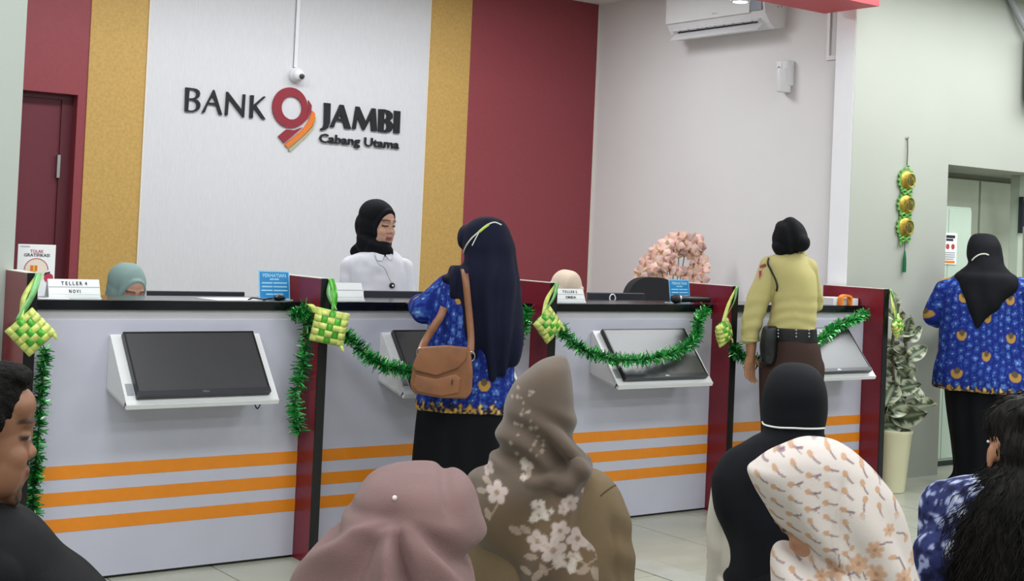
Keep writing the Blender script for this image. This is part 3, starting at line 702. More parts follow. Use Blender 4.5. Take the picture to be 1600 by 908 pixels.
# hanging medallion ornament on the right wall
GOLD = mat('gold_foil', '#b39a45', .3, metal=.75, var=.3, vscale=40, bump=.5, bscale=120)
GREEN = mat('ornament_green', '#6fae55', .45, metal=.2, var=.2, vscale=60)
DKG = mat('tassel_green', '#1d7a4c', .6, var=.15)
hm = thing('medallion_hanging', 'hanging ornament of three gold medallions with green tassel on the wall', 'ornament', (7.393, WR-.012, 1.36))
MB().tube([(0, .004, .89), (0, -.002, .80), (0, 0, .70)], .004, 6).build('cord', mat('cord_dark', '#4d5a4a', .7), hm)
MB().lathe([(.006, 0), (.012, -.006), (.006, -.014)], (0, .012, .885), 12, 'y').build('hook', M['steel'], hm)
for k, z in enumerate((.605, .445, .297)):
    fr_ = [((.082+.010*math.cos(14*a))*math.cos(a), z+(.075+.010*math.cos(14*a))*math.sin(a)) for a in np.linspace(0, 2*PI, 90)[:-1]]
    outline_mesh('scalloped_frame', [fr_], -.006, .004, GREEN, hm)
    dsc = MB().lathe([(.001, -.02), (.03, -.019), (.055, -.012), (.064, -.004), (.066, .0)], (0, -.005, z), 28, 'y').build('medallion', GOLD, hm, True)
    ring_ = [(.045*math.cos(a)+.014, -.024, z+.045*math.sin(a)) for a in np.linspace(0, 2*PI, 25)]
    MB().tube(ring_, .005, 8).build('rim', GOLD, hm, True)
    for dx, hh in ((-.012, .034), (.012, .05), (.034, .03)):
        MB().box(dx-.007, dx+.007, -.027, -.02, z-.03, z-.03+hh, bev=.002).lathe([(.0075, 0), (.006, .006), (.0, .013)], (dx, -.0235, z-.03+hh), 10).build('mosque_relief', mat('relief_dark', '#5a5a2a', .45, metal=.4), hm, False)
for z in (.525, .372, .215):
    for s in (-1, 1):
        MB().tube([(0, -.008, z), (s*.03, -.012, z+.018), (s*.05, -.008, z+.004), (s*.03, -.006, z-.016), (0, -.008, z)], .008, 8).build('bow', GREEN, hm, True)
MB().lathe([(.0, -.012), (.012, 0), (.0, .012)], (0, -.01, .70), 10).build('bead', GREEN, hm, True)
MB().lathe([(.0, -.03), (.010, -.01), (.006, .012)], (-.05, -.01, .19), 10).build('bead', GREEN, hm, True)
MB().tube([(0, -.006, .20), (0, -.006, .135)], .003, 6).build('cord', MATS['cord_dark'], hm)
ts = MB()
for k in range(26):
    a = RNG.random()*2*PI; r = .012*RNG.random()**.5
    ts.tube([(.4*r*math.cos(a), -.008+.4*r*math.sin(a), .14), (r*math.cos(a), -.008+r*math.sin(a), .08), (1.1*r*math.cos(a), -.008+1.1*r*math.sin(a), .0)], .0022, 4)
o = ts.build('tassel', DKG, hm); o['kind'] = 'stuff'

# ------------------------------------------------------------------ painted meshes
def paint(o, rgb):
    me = o.data; n = len(me.vertices); a = np.ones((n, 4), np.float32); a[:, :3] = np.clip(rgb, 0, 1)
    ca = me.color_attributes.get('Col') or me.color_attributes.new('Col', 'FLOAT_COLOR', 'POINT'); ca.data.foreach_set('color', a.ravel())
def coords(o):
    a = np.empty(len(o.data.vertices)*3); o.data.vertices.foreach_get('co', a); return a.reshape(-1, 3)
def mix(a, b, t):
    t = np.clip(np.asarray(t), 0, 1)[..., None]; return np.asarray(a)*(1-t)+np.asarray(b)*t
def sstep(a, b, x): t = np.clip((x-a)/(b-a), 0, 1); return t*t*(3-2*t)
def hash3(ix, iy, iz, seed):
    h = (ix.astype(np.int64)*374761393+iy.astype(np.int64)*668265263+iz.astype(np.int64)*2147483647+seed*974634711) & 0xffffffff
    h = ((h ^ (h >> 13))*1274126177) & 0xffffffff
    return ((h ^ (h >> 16)) & 0xffff)/65535.
def vnoise(P, sc, seed=0):
    Q = np.asarray(P)*sc; i = np.floor(Q).astype(np.int64); f = Q-i; f = f*f*(3-2*f); r = 0
    for a in (0, 1):
        for b in (0, 1):
            for c in (0, 1):
                wgt = (f[:, 0] if a else 1-f[:, 0])*(f[:, 1] if b else 1-f[:, 1])*(f[:, 2] if c else 1-f[:, 2])
                r = r+wgt*hash3(i[:, 0]+a, i[:, 1]+b, i[:, 2]+c, seed)
    return r*2-1

# ------------------------------------------------------------------ rubber plant
pl = thing('rubber_plant', 'variegated rubber plant in a tall cream pot by the end divider', 'plant', (7.02, -.06, 0))
MB().lathe([(.0, .0), (.085, .0), (.09, .004), (.122, .36), (.128, .37), (.128, .385), (.116, .385), (.112, .34), (.0, .33)], n=32).build('pot', mat('pot_cream', '#ddd9b8', .45, var=.03), pl, True)
MB().lathe([(.0, .345), (.11, .342), (.112, .33)], n=24).build('soil', mat('soil', '#3a2c22', .95, var=.3, vscale=60, bump=.8, bscale=80), pl)
stems = [[(0, 0, .33), (.01, .0, .6), (.0, .02, .9), (.02, .0, 1.17)], [(.03, -.02, .33), (.07, -.03, .55), (.10, -.02, .8), (.11, .02, 1.0)]]
for s in stems: MB().tube(list(cr(s, 14)), .010, 8).build('stem', mat('stem_brown', '#5d5a45', .7, var=.2, vscale=30), pl, True)
LEAF = mat('leaf_variegated', '#ffffff', .38, spec=.5, attr=True, var=.12, vscale=18)
def leaf_mesh(seed):
    nu, nv = 15, 9; v = []; f = []; cc_ = []
    ln = .19; wd = .118
    for i in range(nu):
        s = i/(nu-1); ww = wd/2*math.sin(PI*s**.82)**.75 if 0 < s < 1 else .002
        for j in range(nv):
            t = -1+2*j/(nv-1)
            v.append((t*ww, s*ln, .022*abs(t)**1.4-.025*s*s+.006*math.sin(9*s+seed)*t))
            jag = .62+.22*math.sin(17*s+seed*1.7)+.13*math.sin(41*s+seed*3+(t > 0)*2)
            e = sstep(jag-.08, jag+.08, abs(t)*1.0+(.25 if s > .93 else 0))
            g = np.array(lin('#4b5a47'))*(1-.25*abs(math.sin(14*s+abs(t)*2)))
            if abs(t) < .06: g = np.array(lin('#8c9a76'))
            cc_.append(mix(g[None], np.array(lin('#c3c8ae'))[None], np.array([e]))[0])
    f = [(i*nv+j, i*nv+j+1, (i+1)*nv+j+1, (i+1)*nv+j) for i in range(nu-1) for j in range(nv-1)]
    return v, f, np.array(cc_)
lms = []
for k in range(4):
    v, f, c_ = leaf_mesh(k*1.3); o = mesh_obj('leaf', v, f, LEAF, pl, True); paint(o, c_); lms.append(o)
nl = 34
for k in range(nl):
    st = np.array(cr(stems[k % 2], 40)); s = .12+.86*(k/nl); p = st[min(39, int(s*39))]
    o = lms[k] if k < 4 else bpy.data.objects.new('leaf', lms[k % 4].data)
    if k >= 4: COL.objects.link(o); o.parent = pl
    a = k*2.4+(k % 2)*.6; sc = (1.2-.4*s)*(.85+.25*((k*7) % 5)/4)
    up = (.9 if s > .85 else .35-.9*(k % 3 == 0))+.3*math.sin(k*5)
    tip = np.array([math.cos(a), math.sin(a)*.7, up]); tip /= np.linalg.norm(tip)
    nr = np.array([-.55+.5*math.sin(k*2.1), -.75, .55+.4*math.cos(k*1.7)])*.8+np.array([math.cos(a), math.sin(a), 0])*.25
    nr -= tip*np.dot(nr, tip); nr /= np.linalg.norm(nr); sd = np.cross(tip, nr)
    mm = Matrix(((sd[0]*sc, tip[0]*sc, nr[0]*sc, p[0]), (sd[1]*sc, tip[1]*sc, nr[1]*sc, p[1]), (sd[2]*sc, tip[2]*sc, nr[2]*sc, p[2]), (0, 0, 0, 1)))
    o.matrix_local = mm

# ------------------------------------------------------------------ orchids behind the counter
orc = thing('orchid_arrangement', 'arching sprays of pale pink orchids behind the counter', 'flowers', (6.36, 1.30, .745))
dk2 = thing('side_table', 'small white table carrying the orchids against the side wall', 'table', (6.43, 1.30, 0))
MB().box(-.2, .2, -.2, .25, .71, .745, bev=.003).build('tabletop', M['counter'], dk2)
for a_ in (-.19, .16):
    for b_ in (-.18, .2): MB().box(a_, a_+.03, b_, b_+.03, 0, .71).build('leg', M['counter'], dk2)
MB().lathe([(.0, .0), (.07, .0), (.10, .06), (.095, .14), (.085, .15), (.08, .14), (.0, .13)], n=28).build('vase', M['wplastic'], orc, True)
base = np.array([6.36, 1.30, .745])
def ol(px, py, Y): return onY(px, py, Y)-base
arcs = [[(.0, 0, .13), ol(1043, 440, 1.28), ol(1040, 400, 1.26), ol(1020, 405, 1.22), ol(1003, 430, 1.18), ol(992, 452, 1.16)],
        [(.0, 0, .13), ol(1052, 430, 1.3), ol(1052, 385, 1.27), ol(1040, 388, 1.22), ol(1022, 410, 1.2), ol(1018, 432, 1.2)],
        [(.02, 0, .13), ol(1060, 420, 1.3), ol(1060, 375, 1.28), ol(1085, 380, 1.26), ol(1096, 400, 1.24), ol(1092, 440, 1.22)],
        [(.02, 0, .13), ol(1066, 420, 1.32), ol(1072, 390, 1.28), ol(1082, 400, 1.26), ol(1084, 425, 1.24), ol(1078, 446, 1.24)],
        [(.0, 0, .13), ol(1047, 445, 1.28), ol(1045, 420, 1.22), ol(1038, 418, 1.2), ol(1035, 430, 1.18), ol(1042, 448, 1.18)]]
PET = mat('orchid_petal', '#ffffff', .55, attr=True, sheen=.1)
fv = []; ff = []; fc = []
def petal(ang, ln, wd, c_in, c_out, cup=.2):
    b = len(fv); nu, nv = 6, 5
    for i in range(nu):
        s = i/(nu-1); ww = wd/2*math.sin(PI*min(.97, .12+.85*s))**.7
        for j in range(nv):
            t = -1+2*j/(nv-1); x, z, y = t*ww, s*ln, -.004-cup*ln*s*s*.5+.006*t*t
            fv.append((math.cos(ang)*x+math.sin(ang)*z, y, -math.sin(ang)*x+math.cos(ang)*z))
            fc.append(mix(np.array(c_in)[None], np.array(c_out)[None], np.array([sstep(.15, .9, s)*(.55+.45*abs(t))]))[0])
    ff.extend([(b+i*nv+j, b+i*nv+j+1, b+(i+1)*nv+j+1, b+(i+1)*nv+j) for i in range(nu-1) for j in range(nv-1)])
ci, co_ = lin('#f0cdbf'), lin('#e3a79c')
for a in (0, 2.25, -2.25): petal(a, .044, .028, lin('#e9c9a8'), lin('#d9ab92'), -.1)
for a in (1.25, -1.25): petal(a, .046, .046, lin('#f4d9d0'), co_, .1)
petal(PI, .020, .018, lin('#b5543f'), lin('#c9876a'), .9)
fo = None; kf = 0
for ai, A in enumerate(arcs):
    S = cr(A, 60)
    MB().tube(list(S[::3]), .0035, 6).build('stem', mat('orchid_stem', '#6a6a3e', .6), orc)
    cnt = (18, 14, 18, 13, 9)[ai]
    for k in range(cnt):
        i = 20+int(39*k/(cnt-1)); p = S[i]+RNG.normal(size=3)*np.array([.016, .02, .016])
        if fo is None:
            fo = mesh_obj('flower', fv, ff, PET, orc, True); paint(fo, np.array(fc)); o = fo
        else:
            o = bpy.data.objects.new('flower', fo.data); COL.objects.link(o); o.parent = orc
        sc = 1.12+.3*RNG.random()
        o.matrix_local = Matrix.Translation(Vector(p)) @ Matrix.Rotation(-.55+RNG.normal()*.5, 4, 'Z') @ Matrix.Rotation(RNG.normal()*.35, 4, 'X') @ Matrix.Rotation(RNG.normal()*.4, 4, 'Y') @ Matrix.Scale(sc, 4)
# ------------------------------------------------------------------ figure toolkit
from mathutils.bvhtree import BVHTree
V3 = lambda *a: np.array(a, float)
def ellipsoid(c, r, R=None, nu=28, nv=18):
    v = []; f = []
    for i in range(nv+1):
        ph = PI*i/nv
        for j in range(nu):
            th = 2*PI*j/nu; v.append((r[0]*math.sin(ph)*math.cos(th), r[1]*math.sin(ph)*math.sin(th), r[2]*math.cos(ph)))
    v = np.array(v)
    if R is not None: v = v@np.array(R).T
    v = v+np.array(c)
    f = [(i*nu+j, (i+1)*nu+j, (i+1)*nu+(j+1) % nu, i*nu+(j+1) % nu) for i in range(nv) for j in range(nu)]
    return v, f
def taper(p0, r0, p1, r1, n=18):
    p0, p1 = np.array(p0, float), np.array(p1, float); t = p1-p0; ln = max(np.linalg.norm(t), 1e-6); t = t/ln
    ref = V3(0, 0, 1) if abs(t[2]) < .9 else V3(1, 0, 0); a = np.cross(t, ref); a /= np.linalg.norm(a); b = np.cross(t, a)
    prof = [(-r0*math.cos(q), r0*math.sin(q)) for q in np.linspace(.02, PI/2, 7)]+[(ln+r1*math.sin(q), r1*math.cos(q)) for q in np.linspace(0, PI/2-.02, 7)]
    v = [p0+t*h+(a*math.cos(2*PI*k/n)+b*math.sin(2*PI*k/n))*r for h, r in prof for k in range(n)]
    f = [(i*n+k, i*n+(k+1) % n, (i+1)*n+(k+1) % n, (i+1)*n+k) for i in range(len(prof)-1) for k in range(n)]
    f += [tuple(range(n))[::-1], tuple((len(prof)-1)*n+k for k in range(n))]
    return np.array(v), f
def chain(lst): return [taper(lst[i][0], lst[i][1], lst[i+1][0], lst[i+1][1]) for i in range(len(lst)-1)]
def rotm(ax, a): return np.array(Matrix.Rotation(a, 3, ax))
def sculpt(name, parts, voxel, smooth, material, parent, post=None, factor=.5):
    v = []; f = []
    for pv, pf in parts:
        n = len(v); v += [tuple(q) for q in pv]; f += [tuple(i+n for i in q) for q in pf]
    me = bpy.data.meshes.new('tmp'); me.from_pydata(v, [], f); t = bpy.data.objects.new('tmp', me); COL.objects.link(t)
    bm = bmesh.new(); bm.from_mesh(me); bmesh.ops.recalc_face_normals(bm, faces=bm.faces[:]); bm.to_mesh(me); bm.free()
    r = t.modifiers.new('r', 'REMESH'); r.mode = 'VOXEL'; r.voxel_size = voxel
    if smooth: s = t.modifiers.new('s', 'SMOOTH'); s.factor = factor; s.iterations = smooth
    dg = bpy.context.evaluated_depsgraph_get(); out = bpy.data.meshes.new_from_object(t.evaluated_get(dg))
    bpy.data.objects.remove(t); bpy.data.meshes.remove(me); out.name = name; out.materials.clear()
    o = link(name, out, material, parent, True)
    if post is not None:
        P = coords(o); N = np.empty(len(P)*3); out.vertices.foreach_get('normal', N); N = N.reshape(-1, 3)
        P = P+N*np.asarray(post(P, N))[:, None]; out.vertices.foreach_set('co', P.ravel()); out.update()
    return o
def cloth(name, col, rough=.85, attr=False, bump=.25, bscale=420, sheen=.0, var=.05):
    return mat(name, col, rough, spec=.18, attr=attr, bump=bump, bscale=bscale, sheen=sheen, var=var, vscale=9)
SKIN = mat('skin', '#ffffff', .5, spec=.4, attr=True, var=.05, vscale=30)

class Fig:
    def __init__(s, label, A, name='person', cat='person', group=None):
        s.A = np.array([A[0], A[1], 0.]); d = s.A-CAM; psi = math.atan2(d[0], d[1]); s.psi = psi
        s.r = V3(math.cos(psi), -math.sin(psi), 0); s.v = V3(math.sin(psi), math.cos(psi), 0)
        s.t = thing(name, label, cat, tuple(s.A), -psi, group)
    def L(s, px, py, dy=0.):
        d = ray(px, py); t = (np.dot(s.A-CAM, s.v)+dy)/np.dot(d, s.v); P = CAM+t*d
        return V3(np.dot(P-s.A, s.r), dy, P[2])
    def loft(s, rows, n=44, m_=56, ex=2.2, warp=None):
        q = []
        for w in rows:
            if w[0] == 'z': q.append([w[1], (w[2]+w[3])/2, (w[3]-w[2])/2, w[4], w[5], 0.])
            else:
                a, b = s.L(w[1], w[0]), s.L(w[2], w[0]); q.append([(a[2]+b[2])/2, (a[0]+b[0])/2, (b[0]-a[0])/2, w[3], w[4], 0.])
        S = cr(q, n); v = []
        for i, (z, cx, a, yc, b, tl) in enumerate(S):
            a = max(a, .004); b = max(b, .004)
            for k in range(m_):
                t = 2*PI*k/m_; c, sn = math.cos(t), math.sin(t); e = 2/ex
                v.append((cx+a*math.copysign(abs(c)**e, c), yc+b*math.copysign(abs(sn)**e, sn), z))
        v = np.array(v); f = [(i*m_+k, i*m_+(k+1) % m_, (i+1)*m_+(k+1) % m_, (i+1)*m_+k) for i in range(n-1) for k in range(m_)]
        f += [tuple(range(m_))[::-1], tuple((n-1)*m_+k for k in range(m_))]
        return v, f
    def hit(s, o, px, py, off=.003):
        """point on a part's surface as seen from the camera, in the figure's own frame"""
        if o.name not in BV:
            P = coords(o); BV[o.name] = BVHTree.FromPolygons([tuple(q) for q in P], [tuple(p.vertices) for p in o.data.polygons])
        org = s.L(px, py, -.9); far_ = s.L(px, py, .5); d = Vector(far_-org).normalized()
        h = BV[o.name].ray_cast(Vector(org), d)
        if h[0] is None: return None
        nrm = np.array(h[1]); nrm = -nrm if np.dot(nrm, np.array(d)) > 0 else nrm
        return np.array(h[0])+nrm*off
    def strip_on(s, o, pxs, r, name, material, off=.003, n=30):
        S = cr([(a, b) for a, b in pxs], n); pts = [s.hit(o, a, b, off) for a, b in S]; pts = [p for p in pts if p is not None]
        return MB().tube(pts, r, 8).build(name, material, s.t, True)
    def patch_on(s, o, poly, name, material, off=.003, th=.002, n=14):
        """small badge or patch laid on a surface, outline in pixels"""
        P = np.array(poly, float); c = P.mean(0); v = []; f = []
        m_ = len(P)
        for k in np.linspace(0, 1, 4):
            for q in P:
                h = s.hit(o, *(c+(q-c)*max(k, .02)), off); v.append(h)
        if any(q is None for q in v): return None
        f = [(i*m_+k, i*m_+(k+1) % m_, (i+1)*m_+(k+1) % m_, (i+1)*m_+k) for i in range(3) for k in range(m_)]+[tuple(range(m_))[::-1]]
        ob = mesh_obj(name, v, f, material, s.t); sm = ob.modifiers.new('thick', 'SOLIDIFY'); sm.thickness = th; return ob
BV = {}

def frame(pos, a, down=0., tilt=0., s=1.):
    """head matrix: a = facing (0 = away from the camera, positive to the right), down = chin towards chest, tilt = towards the right shoulder"""
    return Matrix.Translation(Vector(pos)) @ Matrix.Rotation(-a, 4, 'Z') @ Matrix.Rotation(-down, 4, 'X') @ Matrix.Rotation(tilt, 4, 'Y') @ Matrix.Scale(s, 4)
def head_parts(H, man=False, ears=False):
    R = np.array(H.to_3x3()); T = np.array(H.translation)
    E = [((0, -.014, .030), (.074, .093, .082)), ((0, .018, -.022), (.064, .064, .080)), ((0, .038, -.064), (.050, .044, .050)),
         ((0, .056, -.098), (.027, .022, .020)), ((-.034, .046, -.034), (.028, .030, .030)), ((.034, .046, -.034), (.028, .030, .030)),
         ((0, .066, .026), (.050, .018, .016)), ((0, .076, .000), (.009, .010, .030)), ((0, .084, -.027), (.013, .0115, .0105)),
         ((-.013, .078, -.031), (.010, .010, .008)), ((.013, .078, -.031), (.010, .010, .008)),
         ((0, .078, -.056), (.023, .010, .0062)), ((0, .077, -.067), (.020, .010, .0068)), ((0, .062, -.062), (.034, .022, .022)),
         ((-.030, .066, .003), (.016, .013, .011)), ((.030, .066, .003), (.016, .013, .011)),
         ((-.038, .034, -.058), (.026, .036, .042)), ((.038, .034, -.058), (.026, .036, .042)),
         ((-.046, .008, -.075), (.020, .035, .022)), ((.046, .008, -.075), (.020, .035, .022))]
    if man: E += [((0, .056, -.100), (.032, .023, .022)), ((0, .072, .024), (.046, .014, .012)), ((0, .083, -.027), (.016, .0125, .012)), ((0, .045, .05), (.06, .04, .035))]
    if man or ears: E += [((-.076, -.012, -.006), (.007, .018, .030)), ((.076, -.012, -.006), (.007, .018, .030))]
    out = []
    for c, r in E:
        v, f = ellipsoid((0, 0, 0), r, None, 20, 12); v = (v+np.array(c))@R.T+T; out.append((v, f))
    return out
def head_to(P, H):
    Mi = np.array(H.inverted()); return P@Mi[:3, :3].T+Mi[:3, 3]
def skin_paint(o, H, base, lips='#9a5a55', brow='#2a211e', beard=0., lids=True, fade=None):
    P = coords(o); Q = head_to(P, H); x, y, z = np.abs(Q[:, 0]), Q[:, 1], Q[:, 2]
    c = np.tile(np.array(lin(base)), (len(P), 1))
    c = mix(c, np.array(lin(base))*np.array([1.12, .9, .86]), sstep(.03, .0, np.hypot(x-.036, z+.03))*(y > .04)*.6)
    fr_ = (y > .04)
    c = mix(c, np.array(lin(lips)), sstep(.030, .020, x)*sstep(.0145, .009, np.abs(z+.062))*fr_*(y > .06))
    c = mix(c, np.array(lin('#4a2422')), sstep(.026, .018, x)*sstep(.004, .0015, np.abs(z+.0620))*fr_*(y > .06)*.8)
    bz = .027+.004*np.cos((x-.03)*60)
    c = mix(c, np.array(lin(brow)), sstep(.0065, .003, np.abs(z-bz))*sstep(.008, .014, x)*sstep(.056, .048, x)*fr_*.85)
    ez = .002
    c = mix(c, np.array(lin('#1b1413')), sstep(.006, .003, np.abs(z-ez+.001))*sstep(.012, .016, x)*sstep(.050, .045, x)*fr_*.9)
    if not lids:
        c = mix(c, np.array(lin('#d9d2cc')), sstep(.004, .0025, np.abs(z-ez+.002))*sstep(.018, .021, x)*sstep(.043, .039, x)*fr_)
        c = mix(c, np.array(lin('#150f0e')), sstep(.0065, .005, np.hypot(x-.031, z-ez+.001))*fr_)
    if beard > 0:
        n = .75+.5*vnoise(Q, 260, 3)
        bz_ = sstep(-.076, -.084, z)*sstep(.03, .055, y)*sstep(.036, .026, x)
        mu = sstep(.007, .003, np.abs(z+.0455))*sstep(.032, .024, x)*(y > .06)
        c = mix(c, np.array(lin('#241b18')), np.clip(bz_+.7*mu, 0, 1)*beard*n)
    paint(o, c)
def hand_parts(w, d, side, nrm, curl=.5, s=1., thumb=1):
    """w wrist, d direction of the fingers, side across the palm (towards the thumb), nrm out of the palm"""
    d, side, nrm = [np.array(q, float)/np.linalg.norm(q) for q in (d, side, nrm)]; w = np.array(w, float)
    R = np.array([side, d, nrm]).T; out = [ellipsoid(w+d*.050*s, (.036*s, .052*s, .015*s), R), ellipsoid(w+d*.07*s, (.038*s, .028*s, .013*s), R), taper(w-d*.02*s, .024*s, w+d*.03*s, .024*s)]
    for k, (off, ln) in enumerate(((.028, .072), (.010, .080), (-.009, .075), (-.027, .058))):
        p = w+d*.088*s+side*off*s; a = curl*(.3+.12*k); q = [p]; dd = d+side*off*1.2
        for seg in (.46, .32, .26):
            a_dir = dd*math.cos(a)+nrm*math.sin(a); p = p+a_dir/np.linalg.norm(a_dir)*ln*seg*s; q.append(p); a += curl*.75
        out += chain([(q[0]-d*.02*s, .0088*s), (q[1], .0084*s), (q[2], .0076*s), (q[3], .0066*s)])
    p0 = w+d*.025*s+side*.026*s; p1 = p0+(side*.6+d*.7+nrm*.25)*.036*s; p2 = p1+(d*.9+side*.25+nrm*.4)*.030*s; p3 = p2+(d*.95+nrm*.5)*.022*s
    out += chain([(p0, .014*s), (p1, .0105*s), (p2, .009*s), (p3, .0072*s)])
    return out
def vec(a): return V3(math.sin(a), math.cos(a), 0), V3(math.cos(a), -math.sin(a), 0)   # forward, right
def leg_parts(a, base, seated, zk=.46, reach=.40, k=1., spread=.085):
    F, R = vec(a); out = []; feet = []
    for s in (-1, 1):
        h = np.array(base)+R*s*spread
        if seated: kn = np.array([*(h+F*reach)[:2], zk]); an = np.array([*(h+F*(reach+.02))[:2], .09])
        else: kn = np.array([*(h+F*.02)[:2], .45]); an = np.array([*h[:2], .085])
        out += chain([(h, .066*k), (kn, .046*k), (an, .034*k)]); to = an+F*.15; to[2] = .03
        he = an-F*.03; he[2] = .04
        feet.append([taper(he, .038, np.array([*(an+F*.08)[:2], .04]), .042), taper(np.array([*(an+F*.06)[:2], .04]), .042, to, .030), taper(an, .036*k, he, .036)])
    return out, feet
def folds(amp, freq, seed, axis=(1, 0, 0), sc=(1, 1, .35)):
    def g(P, N):
        Q = P*np.array(sc); n = vnoise(Q, freq, seed)+.5*vnoise(Q, freq*2.1, seed+1); return amp*n
    return g
SHOE = mat('shoe_black', '#131314', .4, var=.1)
def finish_body(fig, parts, H, base, vox=.006, **kw):
    o = sculpt('body', parts, vox, 5 if vox < .005 else 3, SKIN, fig.t); skin_paint(o, H, base, **kw); return o
def shoes(fig, feet, m=SHOE):
    for ft in feet: sculpt('shoe', ft, .008, 3, m, fig.t)
# ------------------------------------------------------------------ cloth patterns
def batik(o, cx, zhem, ex=.185, ez=.235, off=(0., 0.), R=.2, hemh=.05, er=.032, wav=.0):
    P = coords(o); u = np.arctan2(P[:, 0]-cx, -P[:, 1])*R*1.15; v = P[:, 2]
    c = np.tile(np.array(lin('#16257a')), (len(P), 1))
    n = vnoise(P, 38, 5)+.6*vnoise(P, 80, 6)
    u0, v0 = u, v; u = u+.018*vnoise(P, 12, 21); v = v+.018*vnoise(P, 12, 22)
    s = .058; i = np.floor(u/s); w_ = v-s*.5*(np.mod(i, 2)); lu = u-(i+.5)*s; lv = np.mod(w_, s)-s/2
    r = np.hypot(lu, lv); th = np.arctan2(lv, lu)
    fl_ = sstep(.006, -.004, r-s*.46*(.6+.4*np.cos(3*th)**2))
    c = mix(c, np.array(lin('#2f55a6')), fl_*(.65+.5*n))
    c = mix(c, np.array(lin('#5f86c4')), sstep(.3, .8, n)*fl_*.75)
    c = mix(c, np.array(lin('#16246f')), sstep(.35, .9, -n)*.7)
    c = mix(c, np.array(lin('#b9cdf0')), sstep(.0055, .003, r)*.7)
    u, v = u0, v0
    iu = np.floor((u-off[0])/ex); vv = v-off[1]-ez*.5*np.mod(iu, 2); lu = np.mod(u-off[0], ex)-ex/2; lv = np.mod(vv, ez)-ez/2
    q = np.hypot(lu, lv*1.05)/er
    c = mix(c, np.array(lin('#1a2a80')), sstep(1.5, 1.2, q))
    cres = sstep(1.05, .97, q)*sstep(.50, .60, np.hypot(lu, lv-.35*er)/er)*sstep(.55*er, .4*er, lv)
    c = mix(c, np.array(lin('#b08a40')), cres)
    dome = sstep(1., .9, np.hypot(lu/(.52*er), (lv-.35*er)/(.55*er)))
    c = mix(c, np.array(lin('#5f5236')), dome)
    h = (v-zhem-wav*np.abs(u))
    g = .5+.5*np.cos(u*2*PI/.062); top = hemh*(.55+.45*g)
    c = mix(c, np.array(lin('#1a1a2c')), sstep(top+.006, top, h)*.8)
    gl = vnoise(P, 95, 9)+.25*np.cos(u*2*PI/.031)
    c = mix(c, np.array(lin('#b9913f')), sstep(top, top-.006, h)*sstep(-.25, .15, gl))
    c = mix(c, np.array(lin('#d9c79a')), sstep(top, top-.006, h)*sstep(.55, .8, gl))
    paint(o, c)
def blossom(c, X, Z, cx, cz, R, n, col, ctr=None, rot=0., soft=.004, a=1.):
    dx, dz = X-cx, Z-cz; r = np.hypot(dx, dz); th = np.arctan2(dz, dx)-rot
    edge = R*(.58+.42*np.abs(np.cos(n*th/2))**.7)
    c = mix(c, np.array(lin(col)), sstep(soft, -soft, r-edge)*a)
    c = mix(c, np.array(lin(col))*.62, sstep(.0025, .0, np.abs(np.sin(n*th/2))*r)*sstep(R*.9, R*.6, r)*sstep(.1*R, .2*R, r)*.5*a)
    if ctr: c = mix(c, np.array(lin(ctr)), sstep(.28*R, .16*R, r)*a)
    return c
def leafmark(c, X, Z, cx, cz, ln, wd, rot, col, a=1.):
    dx, dz = X-cx, Z-cz; u = dx*math.cos(rot)+dz*math.sin(rot); v = -dx*math.sin(rot)+dz*math.cos(rot)
    return mix(c, np.array(lin(col)), sstep(1.1, .85, (u/ln)**2+(v/wd)**2+.35*np.abs(u/ln)*np.abs(v/wd))*a)
def lineat(c, X, Z, pts, wd, col, a=1.):
    d = np.full(len(X), 9.)
    for (x0, z0), (x1, z1) in zip(pts[:-1], pts[1:]):
        ax, az_ = x1-x0, z1-z0; t = np.clip(((X-x0)*ax+(Z-z0)*az_)/(ax*ax+az_*az_+1e-12), 0, 1); d = np.minimum(d, np.hypot(X-x0-t*ax, Z-z0-t*az_))
    return mix(c, np.array(lin(col)), sstep(wd, wd*.5, d)*a)
def scarf_shell(H, k=1.):
    """close head covering with an open oval for the face"""
    R = np.array(H.to_3x3()); T = np.array(H.translation); out = []
    for c, r in (((0, -.030, .045), (.090*k, .097*k, .087*k)), ((0, -.034, .0), (.091*k, .088*k, .09*k)), ((0, -.034, -.035), (.089*k, .085*k, .092*k)), ((0, .018, -.128), (.062, .058, .030))):
        v, f = ellipsoid((0, 0, 0), r); out.append(((v+np.array(c))@R.T+T, f))
    ring = []
    for q in np.linspace(0, 2*PI, 25):
        z = -.020+.098*math.sin(q); x = .062*math.cos(q)*(1.0 if z > -.05 else 1-.9*abs(z+.05)); y = .040-.012*math.cos(q)**2+(.018 if z > 0 else .022)*abs(math.sin(q))
        ring.append(((np.array([x, y, z]))@R.T+T, .0135))
    return out+chain(ring)

